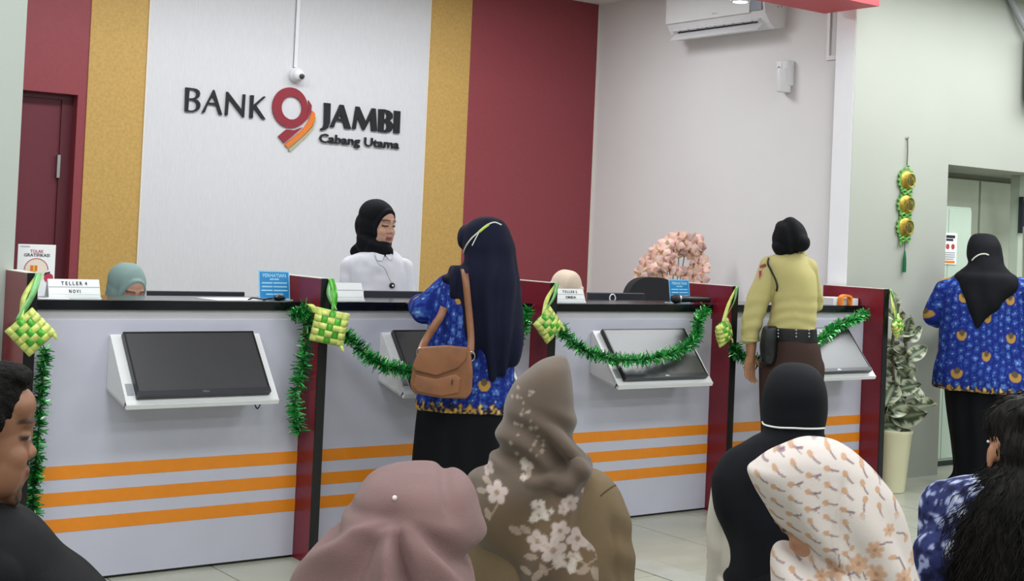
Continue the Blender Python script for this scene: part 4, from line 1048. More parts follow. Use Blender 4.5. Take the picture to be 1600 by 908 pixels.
# ------------------------------------------------------------------ standing customer with the brown bag
NAVY = cloth('scarf_navy', '#12152b', .8); BLK = cloth('cloth_black', '#0b0c11', .85); BATIK = cloth('batik_print', '#ffffff', .8, attr=True, bump=.15)
fg = Fig('person in navy headscarf and blue batik blouse standing at the counter with a brown bag', (3.47, -.47))
L = fg.L; a = -.6; H = frame(L(757, 381, .02), a-.15, .05)
bp, feet = leg_parts(a, (.0, .02, .82), False)
bp += chain([(V3(0, .02, .82), .10), (V3(0, .02, 1.12), .11), (V3(0.02, .02, 1.28), .07), (L(757, 392, .02), .05)])+head_parts(H)
lw = L(655, 474, .30); bp += chain([(L(697, 447, .03), .042), (L(664, 487, .02), .036), (lw, .026)])+hand_parts(lw, V3(-.35, .9, .0), V3(.9, .35, 0), V3(0, 0, -1), .4)
rw = L(775, 482, .40); bp += chain([(L(792, 450, .03), .042), (L(796, 500, .16), .036), (rw, .026)])+hand_parts(rw, V3(-.3, .9, .05), V3(-.9, -.3, 0), V3(0, 0, -1), .4)
finish_body(fg, bp, H, '#b98a6c'); shoes(fg, feet)
tun = fg.loft([(418, 715, 785, .01, .07), (426, 700, 796, .01, .10), (445, 684, 806, .0, .125), (480, 674, 808, 0, .135), (520, 669, 806, 0, .135), (560, 663, 804, 0, .14), (600, 655, 803, 0, .15), (630, 650, 802, 0, .155), (641, 649, 801, 0, .155)])
tu = sculpt('blouse', [tun]+chain([(L(699, 450, .01), .068), (L(664, 484, .02), .060), (L(657, 479, .18), .056), (L(656, 476, .26), .05)])+chain([(L(790, 452, .02), .066), (L(796, 500, .15), .055), (L(780, 486, .34), .05)]), .0055, 6, BATIK, fg.t, folds(.006, 11, 4, sc=(1, 1, .5)))
batik(tu, 0., L(720, 641)[2], .19, .25, (.045, L(765, 596)[2]-.125))
sk = fg.loft([(628, 654, 795, .0, .14), (660, 649, 792, 0, .15), (700, 645, 789, 0, .155), (745, 641, 786, 0, .16), ('z', .2, -.23, .21, 0, .17), ('z', .04, -.24, .22, 0, .175)])
sculpt('skirt', [sk], .009, 3, BLK, fg.t, lambda P, N: .008*np.sin(np.arctan2(P[:, 0], P[:, 1])*9+2*vnoise(P, 4, 2))*sstep(.75, .3, P[:, 2]))
hj = [fg.loft([(339, 752, 772, .0, .02), (344, 738, 785, 0, .06), (357, 727, 796, .0, .105), (380, 722, 804, .0, .125), (402, 724, 807, -.005, .125), (430, 726, 810, -.03, .13), (470, 728, 813, -.045, .13), (515, 732, 815, -.055, .125), (545, 741, 812, -.075, .10), (568, 757, 802, -.09, .07), (588, 767, 776, -.105, .04)]),
      fg.loft([(412, 716, 745, -.02, .05), (421, 704, 750, -.02, .09), (433, 690, 752, -.02, .115), (452, 697, 752, -.03, .115), (480, 711, 752, -.04, .11), (520, 725, 752, -.05, .105), (556, 738, 752, -.07, .08)]),
      ellipsoid(L(728, 372, .04), (.040, .075, .06))]
hjo = sculpt('headscarf', hj, .0055, 10, NAVY, fg.t, lambda P, N: .011*np.sin(P[:, 0]*78+3*vnoise(P*np.array([1, 1, .3]), 8, 3))*sstep(1.46, 1.30, P[:, 2])+.004*vnoise(P, 14, 8))
fg.strip_on(hjo, [(724, 402), (727, 388), (736, 374), (748, 363), (760, 353), (772, 348), (783, 352)], .0034, 'mask_strap', mat('elastic_white', '#d9dccf', .7), .002)
fg.strip_on(hjo, [(749, 363), (744, 372), (738, 384)], .0024, 'mask_strap', MATS['elastic_white'], .002)
fg.strip_on(hjo, [(749, 363), (756, 357), (763, 352)], .006, 'strap_extender', mat('extender_lime', '#b7cf6a', .5), .003)
# shoulder bag
LEATHER = mat('leather_tan', '#85573a', .42, var=.16, vscale=14, bump=.25, bscale=160)
bg = thing('shoulder_bag', 'tan leather shoulder bag with front flap hanging from the customer', 'bag', tuple(fg.A), -fg.psi)
by = -.235
def bagprism(poly, y0, y1, name, bev=.012, mt=LEATHER, sm=True):
    pts = [fg.L(x, y, by)[[0, 2]] for x, y in poly]; bm = bmesh.new()
    v0 = [bm.verts.new((p[0], y0, p[1])) for p in pts]; v1 = [bm.verts.new((p[0], y1, p[1])) for p in pts]; n = len(pts)
    bm.faces.new(v0); bm.faces.new(v1[::-1])
    for i in range(n): bm.faces.new((v0[i], v1[i], v1[(i+1) % n], v0[(i+1) % n]))
    bmesh.ops.recalc_face_normals(bm, faces=bm.faces[:])
    bmesh.ops.bevel(bm, geom=bm.edges[:], offset=bev, segments=3, affect='EDGES', profile=.6, clamp_overlap=True)
    return MB().bm(bm).build(name, mt, bg, sm)
bagprism([(657, 543), (700, 540), (735, 545), (739, 580), (737, 612), (728, 622), (690, 621), (646, 613), (641, 600), (646, 568)], by-.05, by+.05, 'body', .016)
bagprism([(657, 541), (700, 538), (731, 541), (728, 560), (716, 573), (682, 585), (650, 577), (645, 570)], by-.066, by-.048, 'flap', .007)
bagprism([(650, 583), (682, 590), (712, 582), (720, 590), (717, 612), (690, 617), (652, 610), (645, 600)], by-.058, by-.045, 'front_pocket', .006)
MB().tube([fg.L(707, 593, by-.062), fg.L(706, 601, by-.062)], .003, 6).build('zip_pull', mat('brown_dark', '#4a2b1a', .5), bg)
def strap(pts, wd, name):
    S = cr(pts, 26); v = []
    for i, p in enumerate(S):
        t = S[min(i+1, 25)]-S[max(i-1, 0)]; t /= np.linalg.norm(t); sd = np.cross(t, V3(0, -1, 0)); sd /= np.linalg.norm(sd); v += [p-sd*wd/2, p+sd*wd/2]
    o = mesh_obj(name, v, [(2*i, 2*i+1, 2*i+3, 2*i+2) for i in range(25)], LEATHER, bg, True); q = o.modifiers.new('t', 'SOLIDIFY'); q.thickness = .004
strap([L(735, 553, by), L(736, 530, -.19), L(734, 500, -.175), L(731, 470, -.165), L(728, 440, -.155), L(725, 422, -.11), L(722, 415, -.04)], .030, 'strap')
strap([L(657, 550, by), L(666, 530, -.17), L(678, 510, -.16), L(688, 495, -.15), L(694, 480, -.13)], .034, 'strap')
for x, y in ((736, 557), (657, 551)): MB().tube([L(x, y, by-.01)+V3(.016*math.cos(q), 0, .02*math.sin(q)) for q in np.linspace(0, 2*PI, 17)], .003, 8).build('buckle_ring', M['steel'], bg, True)

# ------------------------------------------------------------------ security guard
KHAKI = cloth('shirt_khaki', '#c0b67c', .75, var=.04); BROWN = cloth('trousers_brown', '#40302c', .85)
SCARFB = cloth('scarf_black', '#0f1016', .8); LEAB = mat('leather_black', '#0f1014', .4, var=.1, bump=.15, bscale=140)
fg = Fig('security guard in khaki shirt and brown trousers leaning on the counter', (5.68, -.43)); L = fg.L
a = -.45; F, Rr = vec(a); H = frame(L(1234, 377, .035), a+.1, .1, 0, .84)
bp, feet = leg_parts(a, L(1240, 548, .0), False, k=.62, spread=.07)
bp += chain([(L(1240, 545, 0), .08), (L(1238, 470, .0), .09), (L(1232, 415, .03), .07), (L(1235, 385, .04), .05)])+head_parts(H)
lw = L(1173, 553, -.03); bp += chain([(L(1203, 420), .045), (L(1180, 478, -.02), .038), (L(1174, 532, -.03), .031), (lw, .026)])+hand_parts(lw, V3(-.06, .06, -1), V3(.75, .55, 0.05), V3(.65, -.7, .05), .55, 1.0)
rw = L(1262, 473, .45); bp += chain([(L(1262, 422, .02), .045), (L(1272, 478, .2), .038), (rw, .026)])+hand_parts(rw, V3(-.4, .9, 0), V3(-.9, -.4, 0), V3(0, 0, -1), .4)
finish_body(fg, bp, H, '#a87a5c', .005); shoes(fg, feet)
sh = [fg.loft([(396, 1217, 1256, .03, .055), (402, 1204, 1261, .02, .08), (412, 1198, 1267, .01, .105), (430, 1202, 1275, 0, .12), (455, 1207, 1278, 0, .125), (485, 1204, 1277, 0, .12), (508, 1199, 1275, 0, .115), (524, 1199, 1275, 0, .115)])]
sh += chain([(L(1204, 418), .064), (L(1184, 470, -.02), .064), (L(1175, 505, -.03), .058), (L(1172, 527, -.03), .050)])+chain([(L(1260, 420, .02), .062), (L(1271, 474, .2), .055), (L(1264, 474, .36), .05)])
def guard_folds(P, N):
    z = P[:, 2]; x = P[:, 0]
    return .005*np.sin(z*95+x*25*np.sign(x)+4.5*vnoise(P, 5, 4))*(.6+.6*vnoise(P, 6, 9))*sstep(1.28, 1.18, z)+.004*vnoise(P*np.array([1, 1, .7]), 13, 6)
sho = sculpt('shirt', sh, .0055, 5, KHAKI, fg.t, guard_folds)
MB().tube([L(1172+13*math.cos(q), 531, 0)*np.array([1, 0, 1])+V3(0, -.03+.048*math.sin(q), 0) for q in np.linspace(0, 2*PI, 21)], .009, 8).build('rolled_cuff', KHAKI, fg.t, True)
MB().tube([L(1236+21*math.cos(q), 398-2*math.sin(q), 0)*np.array([1, 0, 1])+V3(0, .035+.062*math.sin(q), 0) for q in np.linspace(0, 2*PI, 25)], .013, 8).build('collar', KHAKI, fg.t, True)
bl = fg.loft([(512, 1199, 1276, 0, .120), (513, 1198.5, 1276.5, 0, .122), (522, 1198, 1277, 0, .123), (531, 1198, 1278, 0, .122), (532, 1199, 1277, 0, .120)], 12, 48); blo = mesh_obj('belt', bl[0], bl[1], LEAB, fg.t, True)
for x in (1216, 1244, 1264):
    for y in (516, 521, 526):
        h = fg.hit(blo, x, y, .001)
        if h is not None: MB().lathe([(.0055, .002), (.004, -.002), (.0005, -.003)], tuple(h), 8, 'y').build('belt_stud', M['steel'], fg.t)
tr = [fg.loft([(528, 1200, 1276, 0, .115), (545, 1202, 1282, 0, .13), (575, 1196, 1285, 0, .135), (600, 1189, 1285, 0, .13)])]
for s, hx, kx in ((-1, 1214, 1211), (1, 1260, 1258)): tr += chain([(L(hx, 575, .0), .095), (L(kx, 660, 0), .082), (L(kx, 775, 0)*np.array([1, 1, 0])+V3(0, 0, .09), .07)])
sculpt('trousers', tr, .008, 5, BROWN, fg.t, lambda P, N: .006*vnoise(P*np.array([1, 1, .5]), 12, 2))
ht = [taper(L(1214, 380, .06), .02, L(1214, 381, .06), .02), ellipsoid(L(1234, 370, .035), (.096, .115, .105)), ellipsoid(L(1250, 380, -.02), (.052, .062, .052)), ellipsoid(L(1228, 386, .02), (.075, .085, .06))]
sculpt('headscarf', ht, .0055, 8, SCARFB, fg.t, lambda P, N: .004*np.sin(P[:, 0]*60+P[:, 2]*40+3*vnoise(P, 9, 3))+.002*vnoise(P, 25, 3))
pc = [fg.loft([(508, 1196, 1213, -.09, .03), (512, 1192, 1215, -.09, .042), (530, 1188, 1216, -.09, .05), (550, 1187, 1214, -.09, .05), (563, 1190, 1211, -.09, .045), (568, 1194, 1207, -.09, .03)])]
sculpt('holster', pc, .006, 3, LEAB, fg.t, lambda P, N: .004*vnoise(P, 22, 2))
MB().tube([L(1190, 560, -.12), L(1187, 568, -.13), L(1190, 574, -.12)], .006, 8).build('holster_strap', LEAB, fg.t, True)
fg.strip_on(sho, [(1201, 404), (1200, 412), (1206, 424), (1212, 436), (1215, 447), (1214, 455)], .0055, 'shoulder_cord', LEAB, .003)
PR = mat('patch_red', '#8c3a34', .7, var=.2, vscale=60); PW = mat('patch_cream', '#c9a08c', .7)
fg.patch_on(sho, [(1188, 415), (1196, 412), (1198, 416), (1192, 419), (1188, 419)], 'sleeve_patch', PR)
fg.patch_on(sho, [(1186, 422), (1191, 420), (1192, 430), (1187, 437), (1184, 438)], 'sleeve_patch', PW)
fg.patch_on(sho, [(1187, 424), (1190, 423), (1190, 430), (1187, 435)], 'sleeve_emblem', PR, .005)

# ------------------------------------------------------------------ woman at the alcove
fg = Fig('person in black headscarf and blue batik blouse standing with back turned at the alcove', (7.66, -.27)); L = fg.L
a = -.15; H = frame(L(1539, 400, .03), a, .1, 0, .9)
bp, feet = leg_parts(a, L(1540, 590, 0), False, spread=.1, k=1.2)
bp += chain([(L(1540, 590), .13), (L(1540, 480), .14), (L(1538, 435, .02), .08), (L(1539, 410, .03), .05)])+head_parts(H)
for sx_, el, wx in ((1478, 1456, 1480), (1596, 1622, 1600)):
    w_ = L(wx, 500, .3); bp += chain([(L(sx_, 452), .05), (L(el, 495, .02), .042), (w_, .028)])+hand_parts(w_, V3(.2, .95, 0), V3(1 if sx_ < 1500 else -1, 0, 0), V3(0, 0, -1), .5)
finish_body(fg, bp, H, '#b0866a', .007); shoes(fg, feet)
tu = [fg.loft([(427, 1510, 1568, .01, .08), (433, 1488, 1585, .01, .12), (448, 1476, 1598, 0, .15), (475, 1470, 1604, 0, .165), (510, 1468, 1606, 0, .17), (548, 1466, 1609, 0, .18), (580, 1458, 1618, 0, .2), (600, 1456, 1622, 0, .205), (610, 1457, 1621, 0, .205)])]
tu += chain([(L(1481, 455), .092), (L(1460, 492, .02), .072), (L(1468, 497, .16), .066)])+chain([(L(1594, 455), .092), (L(1618, 492, .02), .072), (L(1610, 497, .16), .066)])
tuo = sculpt('blouse', tu, .0065, 6, BATIK, fg.t, folds(.007, 9, 14, sc=(1, 1, .5)))
batik(tuo, 0., L(1540, 614)[2]-.0, .215, .24, (-.1, L(1533, 523)[2]-.24), R=.24, er=.038, hemh=.055)
sk = fg.loft([(596, 1474, 1603, 0, .17), (640, 1479, 1601, 0, .17), (700, 1486, 1598, 0, .165), (740, 1490, 1596, 0, .165), ('z', .03, -.21, .21, 0, .17)])
sculpt('skirt', [sk], .009, 3, BLK, fg.t, lambda P, N: .007*np.sin(np.arctan2(P[:, 0], P[:, 1])*8+vnoise(P, 4, 3)))
hj = [fg.loft([(365, 1528, 1546, .04, .03), (369, 1518, 1556, .04, .07), (382, 1511, 1564, .03, .105), (400, 1510, 1568, .02, .12), (413, 1512, 1570, .0, .12), (424, 1500, 1580, -.01, .13), (433, 1491, 1591, -.03, .14), (450, 1493, 1590, -.05, .135), (475, 1504, 1570, -.075, .12), (497, 1517, 1545, -.1, .09), (511, 1524, 1532, -.12, .06)])]
hjo = sculpt('headscarf', hj, .006, 6, SCARFB, fg.t, lambda P, N: .005*np.sin(P[:, 0]*45+2*vnoise(P, 7, 2))*sstep(1.42, 1.3, P[:, 2])+.003*vnoise(P, 14, 8))
fg.strip_on(hjo, [(1519, 407), (1524, 402), (1531, 398), (1539, 397), (1545, 399)], .0045, 'mask_strap', MATS['elastic_white'], .002)

# ------------------------------------------------------------------ standing teller
WSH = cloth('shirt_white', '#dcdde6', .75, var=.02)
fg = Fig('person in black headscarf and white shirt standing behind the counter', (3.83, .97)); L = fg.L
a = 2.45; H = frame(L(593, 351, 0), 2.30, .10, 0., 1.05)
bp, feet = leg_parts(a, L(590, 520, 0), False)
bp += chain([(L(590, 515), .10), (L(592, 440), .10), (L(594, 402), .06), (L(592, 372, .0), .05)])+head_parts(H)
lw = L(575, 492, -.22); bp += chain([(L(549, 416), .042), (L(545, 468, .0), .036), (lw, .026)])+hand_parts(lw, V3(.5, -.85, -.1), V3(.85, .5, 0), V3(0, 0, -1), .5)
rw = L(605, 492, -.22); bp += chain([(L(631, 418), .042), (L(634, 470, .0), .036), (rw, .026)])+hand_parts(rw, V3(.0, -.95, -.1), V3(-.9, 0, 0), V3(0, 0, -1), .5)
finish_body(fg, bp, H, '#c49a83', .0036, lips='#a05f5c'); shoes(fg, feet)
st = [fg.loft([(390, 583, 612, .0, .06), (397, 560, 624, 0, .08), (404, 545, 630, 0, .10), (418, 540, 636, 0, .115), (440, 541, 637, 0, .12), (470, 545, 634, 0, .12), (520, 546, 634, 0, .12)])]
st += chain([(L(549, 416), .058), (L(543, 466, .0), .050), (L(570, 490, -.18), .04)])+chain([(L(630, 419), .056), (L(636, 468, .0), .050), (L(608, 490, -.18), .04)])
sto = sculpt('shirt', st, .005, 5, WSH, fg.t, lambda P, N: .005*vnoise(P*np.array([1, 1, .6]), 15, 5)+.004*vnoise(P, 28, 6))
sk = fg.loft([(512, 547, 633, 0, .12), (560, 543, 637, 0, .135), ('z', .1, -.16, .16, 0, .15)]); sculpt('skirt', [sk], .01, 3, BLK, fg.t)
hs_ = scarf_shell(H, 1.0)+[taper(L(583, 372, .01), .075, L(594, 388, -.02), .062), taper(L(588, 386, -.02), .07, L(601, 394, -.05), .045), taper(L(572, 378, .05), .05, L(551, 395, .09), .018), ellipsoid(L(575, 352, .05), (.075, .085, .088)), taper(L(580, 378, .02), .085, L(590, 390, .0), .075)]
hso = sculpt('headscarf', hs_, .005, 5, SCARFB, fg.t, lambda P, N: .0035*np.sin(P[:, 2]*85+P[:, 0]*30+3*vnoise(P, 9, 3))*sstep(1.50, 1.42, P[:, 2])+.0025*vnoise(P, 16, 2))
for poly in ([(585, 397), (600, 401), (596, 409), (590, 408)], [(602, 401), (612, 393), (611, 406), (608, 408)]): fg.patch_on(sto, poly, 'collar', WSH, .012, .004)
fg.strip_on(sto, [(585, 400), (591, 412), (600, 418), (605, 428), (611, 441)], .0016, 'lanyard', M['grey'], .0005)
h = fg.hit(sto, 612, 446, .008)
MB().lathe([(.014, .006), (.016, .0), (.012, -.006), (.001, -.007)], tuple(h), 16, 'y').build('badge_reel', M['black'], fg.t, True)
MB().lathe([(.006, -.004), (.005, -.008), (.0, -.009)], tuple(h+V3(.004, -.001, 0)), 12, 'y').build('badge_mark', M['paper'], fg.t)

# ------------------------------------------------------------------ seated tellers
def teller(label, A, hc, a, down, scarf, skin, tilt=0., vox=.005, glasses=False, dome=None, s=1.02):
    fg = Fig(label, A); L = fg.L; c = L(*hc); H = frame(c, a, down, tilt, s); F, Rr = vec(a)
    pel = V3(c[0]-F[0]*.10, c[1]-F[1]*.10, .50); bp, feet = leg_parts(a, pel, True, .46, .36)
    chest = V3(c[0]-F[0]*.06, c[1]-F[1]*.06, c[2]-.38)
    bp += chain([(pel, .11), (chest, .11), (V3(*(c-F*.04)[:2], c[2]-.18), .06), (c-V3(0, 0, .07), .05)])+head_parts(H)
    tp_ = [taper(pel, .14, chest, .14), ellipsoid(chest+V3(0, 0, .08), (.17, .12, .13))]
    for sd in (-1, 1):
        sh_ = chest+Rr*sd*.16+V3(0, 0, .14); el = sh_+V3(0, 0, -.26)+F*.04; wr = el+F*.16+V3(0, 0, .03)
        bp += chain([(sh_, .042), (el, .036), (wr, .026)])+hand_parts(wr, F, -Rr*sd, V3(0, 0, -1), .5); tp_ += chain([(sh_, .058), (el, .05), (el+F*.1, .045)])
    finish_body(fg, bp, H, skin, vox); shoes(fg, feet)
    sculpt('shirt', tp_, .01, 4, WSH, fg.t); lp, _ = leg_parts(a, pel, True, .46, .36, 1.25); sculpt('trousers', lp+[ellipsoid(pel, (.17, .17, .12))], .012, 4, BLK, fg.t)
    hs_ = scarf_shell(H)+[taper(c-F*.03-V3(0, 0, .10), .075, chest+V3(0, 0, .16), .11)]+(dome(L) if dome else [])
    sculpt('headscarf', hs_, .005, 5, scarf, fg.t, lambda P, N: .003*vnoise(P, 14, 2)+.002*np.sin(P[:, 0]*70+vnoise(P, 8, 4)*3))
    return fg, H
SAGE = cloth('scarf_sage', '#8ba3a0', .85); BEIGE = cloth('scarf_beige', '#d6c5b1', .85)
fg, H = teller('person in a sage green headscarf looking down behind the counter', (2.437, .97), (200, 456, 0), 2.62, .34, SAGE, '#bd917a')
teller('person in a beige headscarf bending down behind the counter', (5.20, .97), (886, 459, 0), 1.75, .55, BEIGE, '#a87d68')
# ------------------------------------------------------------------ seated people in the hall
def seated_base(fg, c, a, skin, vox=.006, lean=.0, man=False, H=None, arms=None, trousers=BLK, ears=False, **kw):
    F, Rr = vec(a); pel = V3(*(c-F*(.06+lean))[:2], .52); chest = V3(*(c-F*(.03+lean*.6))[:2], c[2]-.36)
    bp, feet = leg_parts(a, pel, True, .46, .42)
    bp += chain([(pel, .12), (chest, .115), (V3(*(c-F*.03)[:2], c[2]-.18), .065), (c-V3(0, 0, .06), .052)])+head_parts(H, man, ears)
    slv = []
    for sd in (-1, 1):
        s_ = chest+Rr*sd*.165+V3(0, 0, .13); el = s_+V3(0, 0, -.25)+Rr*sd*.04+F*.05; wr = el+F*.22-Rr*sd*.1+V3(0, 0, -.03)
        bp += chain([(s_, .045), (el, .038), (wr, .027)])+hand_parts(wr, F*.9-V3(0, 0, .3), -Rr*sd, V3(0, 0, -1), .5)
        slv += chain([(s_, .066), (el, .055), (wr-F*.03, .042)])
    b = finish_body(fg, bp, H, skin, vox, **kw); shoes(fg, feet)
    lp, _ = leg_parts(a, pel, True, .46, .42, 1.3); sculpt('trousers', lp+[ellipsoid(pel, (.19, .19, .11))], .012, 4, trousers, fg.t)
    return b, pel, chest, slv
def bench(fg, c, a, who):
    F, Rr = vec(a); p = fg.A+fg.r*(c[0]-F[0]*.10)+fg.v*(c[1]-F[1]*.10)
    t = thing('waiting_bench', 'low grey backless seat under '+who, 'bench', (p[0], p[1], 0), -fg.psi-a, 'waiting seats')
    MB().box(-.23, .23, -.2, .22, .36, .40, bev=.012).build('seat', M['grey'], t)
    for x in (-.19, .19):
        for y in (-.16, .18): MB().tube([(x, y, 0), (x, y, .365)], .014, 10).build('leg', M['steel'], t)

# pink headscarf
PINK = cloth('scarf_pink', '#7a5f5e', .9, sheen=.1, var=.03, bump=.35, bscale=600)
fg = Fig('person in a dusty pink headscarf seated with head bowed, seen from behind', (1.065, -3.881)); L = fg.L
c = L(652, 880, .03); a = .05; H = frame(c, a, .25, 0, .9)
seated_base(fg, c, a, '#b98d70', .008, .05, H=H)
bench(fg, c, a, 'the person in the pink headscarf')
pin = L(617, 780)
def pinkf(P, N):
    x, z = P[:, 0]-pin[0], P[:, 2]-pin[2]; back = (N[:, 1] < .35)
    d = -.013*np.exp(-((x*1.0)**2+(z*1.2)**2)/.0009)*back
    d = d-.006*np.exp(-((z-.010-.25*x)/.008)**2)*sstep(.02, -.02, x)*sstep(-.12, -.05, x)*back+.006*np.exp(-((z+.014-.22*x)/.009)**2)*sstep(.04, -.01, x)*sstep(-.11, -.04, x)*back
    th = np.arctan2(x, -z+.02); dn = sstep(.005, -.06, z)
    d = d+back*dn*(.016*np.cos(th*9+.6+1.2*vnoise(P, 9, 2))+.005*np.cos(th*17))
    cr_ = P[:, 0]-(L(700, 760)[0]+(-.25)*(P[:, 2]-L(700, 760)[2]))
    d = d-.008*np.exp(-(cr_/.010)**2)*sstep(L(700, 800)[2], L(700, 760)[2], P[:, 2])
    return d+.002*vnoise(P, 16, 4)
hd = fg.loft([(735, 628, 688, .03, .05), (741, 598, 720, .03, .085), (750, 577, 735, .02, .11), (765, 561, 744, .01, .125), (790, 541, 751, -.0, .135), (815, 526, 752, -.01, .14), (840, 513, 751, -.02, .148), (870, 500, 746, -.03, .155), (908, 479, 736, -.04, .165), (950, 460, 735, -.04, .17), (1000, 440, 745, -.05, .17), (1060, 450, 745, -.05, .16)])
o = sculpt('headscarf', [hd], .005, 3, PINK, fg.t, pinkf)
h = fg.hit(o, 617, 779, .001); MB().lathe([(.0, -.0035), (.003, -.002), (.0035, 0), (.0, .003)], tuple(h), 10, 'y').build('scarf_pin', mat('pearl', '#f3e3dc', .2, spec=.8), fg.t, True)
dr_ = fg.loft([(1000, 440, 860, 0, .11), (1040, 420, 880, 0, .14), (1120, 425, 880, 0, .15), ('z', .5, -.21, .21, 0, .18)]); sculpt('dress', [dr_], .01, 5, cloth('dress_mauve', '#7d6464'), fg.t)

# brown floral headscarf
TAUPE = cloth('scarf_taupe_floral', '#ffffff', .85, attr=True, bump=.2, sheen=.2, var=.04); OLIVE = cloth('shirt_olive_brown', '#75644d', .85)
fg = Fig('person in a brown floral headscarf and olive shirt seated with back turned', (2.111, -2.788)); L = fg.L
c = L(848, 658, .02); a = .55; H = frame(c, a, .1, 0, .9)
b, pel, chest, slv = seated_base(fg, c, .15, '#b98d70', .008, H=H)
bench(fg, c, .15, 'the person in the brown floral headscarf')
sh = [fg.loft([(720, 800, 900, 0, .07), (728, 775, 925, 0, .095), (735, 752, 945, 0, .11), (746, 738, 958, 0, .12), (760, 731, 969, 0, .125), (778, 728, 977, 0, .13), (800, 727, 983, 0, .135), (830, 727, 988, 0, .14), (870, 728, 991, 0, .145), (905, 730, 992, 0, .148), (980, 735, 985, 0, .15), ('z', .5, -.18, .2, 0, .17)])]
sho = sculpt('shirt', sh, .006, 6, OLIVE, fg.t, lambda P, N: .003*vnoise(P*np.array([1, 1, .7]), 14, 5)-.007*np.exp(-((P[:, 0]-L(960, 850)[0]+.12*(P[:, 2]-L(960, 850)[2]))/.008)**2)*sstep(L(960, 790)[2], L(960, 830)[2], P[:, 2])+.003*np.sin(P[:, 2]*70+P[:, 0]*60+2*vnoise(P, 6, 2))*sstep(L(940, 800)[0], L(965, 800)[0], P[:, 0]))
fg.strip_on(sho, [(938, 775), (946, 768), (956, 761), (964, 757)], .002, 'shoulder_seam', cloth('seam_dark', '#54452f'), .0)
hd = [fg.loft([(559, 868, 883, .03, .03), (565, 848, 887, .03, .07), (576, 830, 891, .02, .10), (600, 803, 896, .01, .12), (633, 788, 899, .0, .13), (670, 780, 900, -.01, .128), (698, 775, 903, -.02, .12), (714, 769, 911, -.02, .12), (728, 750, 925, -.02, .125), (742, 731, 933, -.025, .13), (765, 727, 936, -.03, .135), (800, 731, 940, -.03, .14), (840, 748, 942, -.035, .14), (875, 778, 943, -.04, .135), (908, 806, 943, -.045, .13), (950, 850, 940, -.06, .11), (985, 895, 930, -.08, .08)], n=70)]
hd += chain([(L(792, 742, -.115), .016), (L(830, 756, -.135), .024), (L(872, 758, -.14), .028), (L(902, 738, -.125), .034), (L(912, 722, -.08), .03)])
hd += chain([(L(836, 640, -.10), .016), (L(856, 668, -.115), .022), (L(882, 696, -.115), .026), (L(903, 716, -.10), .03)])
def brf(P, N):
    x, z = P[:, 0], P[:, 2]; z0 = L(840, 735)[2]; up = sstep(z0-.02, z0+.05, z)
    d = .010*np.sin((x*.8+z)*75+2.5*vnoise(P, 7, 5))*up*sstep(z0+.20, z0+.06, z)
    d = d+.011*np.sin((x*1.0-z*.35)*46+2.5*vnoise(P*np.array([1, 1, .3]), 7, 6))*(1-up)
    return d+.004*vnoise(P, 10, 1)
o = sculpt('headscarf', hd, .0042, 6, TAUPE, fg.t, brf)
P = coords(o); X, Z = P[:, 0], P[:, 2]
col = np.tile(np.array(lin('#65574c')), (len(P), 1)); col = mix(col, np.array(lin('#755f45')), sstep(L(840, 740)[2], L(840, 800)[2], Z))
col = mix(col, np.array(lin('#5a4d43')), .5+.5*vnoise(P, 9, 2))
zz = lambda x, y: L(700+x/2.469, 540+y/2.469, -.13)
def bl_(x, y, R, n=5, k='#c3b2ac', ct='#8a6e5a', rot=0., aa=.85):
    global col
    q = zz(x, y); col = blossom(col, X, Z, q[0], q[2], R/2.469/615, n, k, ct, rot, .0025, aa)
for x, y, R, rot in ((190, 560, 42, .3), (150, 482, 26, .9), (405, 772, 50, .2), (500, 742, 44, .7), (432, 700, 38, 1.2), (470, 600, 34, .4), (445, 620, 22, 0), (540, 572, 26, .3), (345, 742, 40, .5), (560, 765, 30, .1), (565, 610, 18, .2), (120, 470, 20, 0), (570, 520, 26, .5)): bl_(x, y, R, rot=rot, aa=.9 if R > 34 else .65)
for cx_, cy_, n_, sp_ in ((345, 628, 20, 55), (462, 825, 22, 50), (300, 470, 8, 45)):
    for k in range(n_):
        r_ = RNG.random()**.5*sp_; t_ = RNG.random()*6.28; bl_(cx_+r_*math.cos(t_), cy_+.75*r_*math.sin(t_), 10+4*RNG.random(), 4, '#c9bdb3', None, t_, .8)
for k in range(34):
    x, y = 235+RNG.random()*150, 165+RNG.random()*260
    if RNG.random() < .8: bl_(x, y, 3+6*RNG.random(), 4, '#a99a8c', None, 0, .75)
for x, y, ln, rot in ((260, 700, 28, 2.6), (300, 700, 26, -.6), (155, 642, 24, -1.2), (150, 522, 20, 2.8), (130, 560, 22, .2), (320, 800, 26, .1), (345, 868, 30, .9), (575, 880, 36, -.9), (520, 860, 26, .2), (300, 855, 24, 2.7), (370, 845, 26, -1.0), (590, 800, 24, .6), (310, 490, 22, 1.2)):
    q = zz(x, y); col = leafmark(col, X, Z, q[0], q[2], ln/2.469/615, ln*.5/2.469/615, rot, '#b5a294', .6)
for pts in (((195, 600), (160, 660)), ((300, 700), (345, 742), (405, 772)), ((345, 868), (420, 830)), ((575, 880), (520, 830), (470, 800)), ((600, 810), (520, 845))):
    col = lineat(col, X, Z, [tuple(zz(*p)[[0, 2]]) for p in pts], .0028, '#a8937f', .7)
paint(o, col)

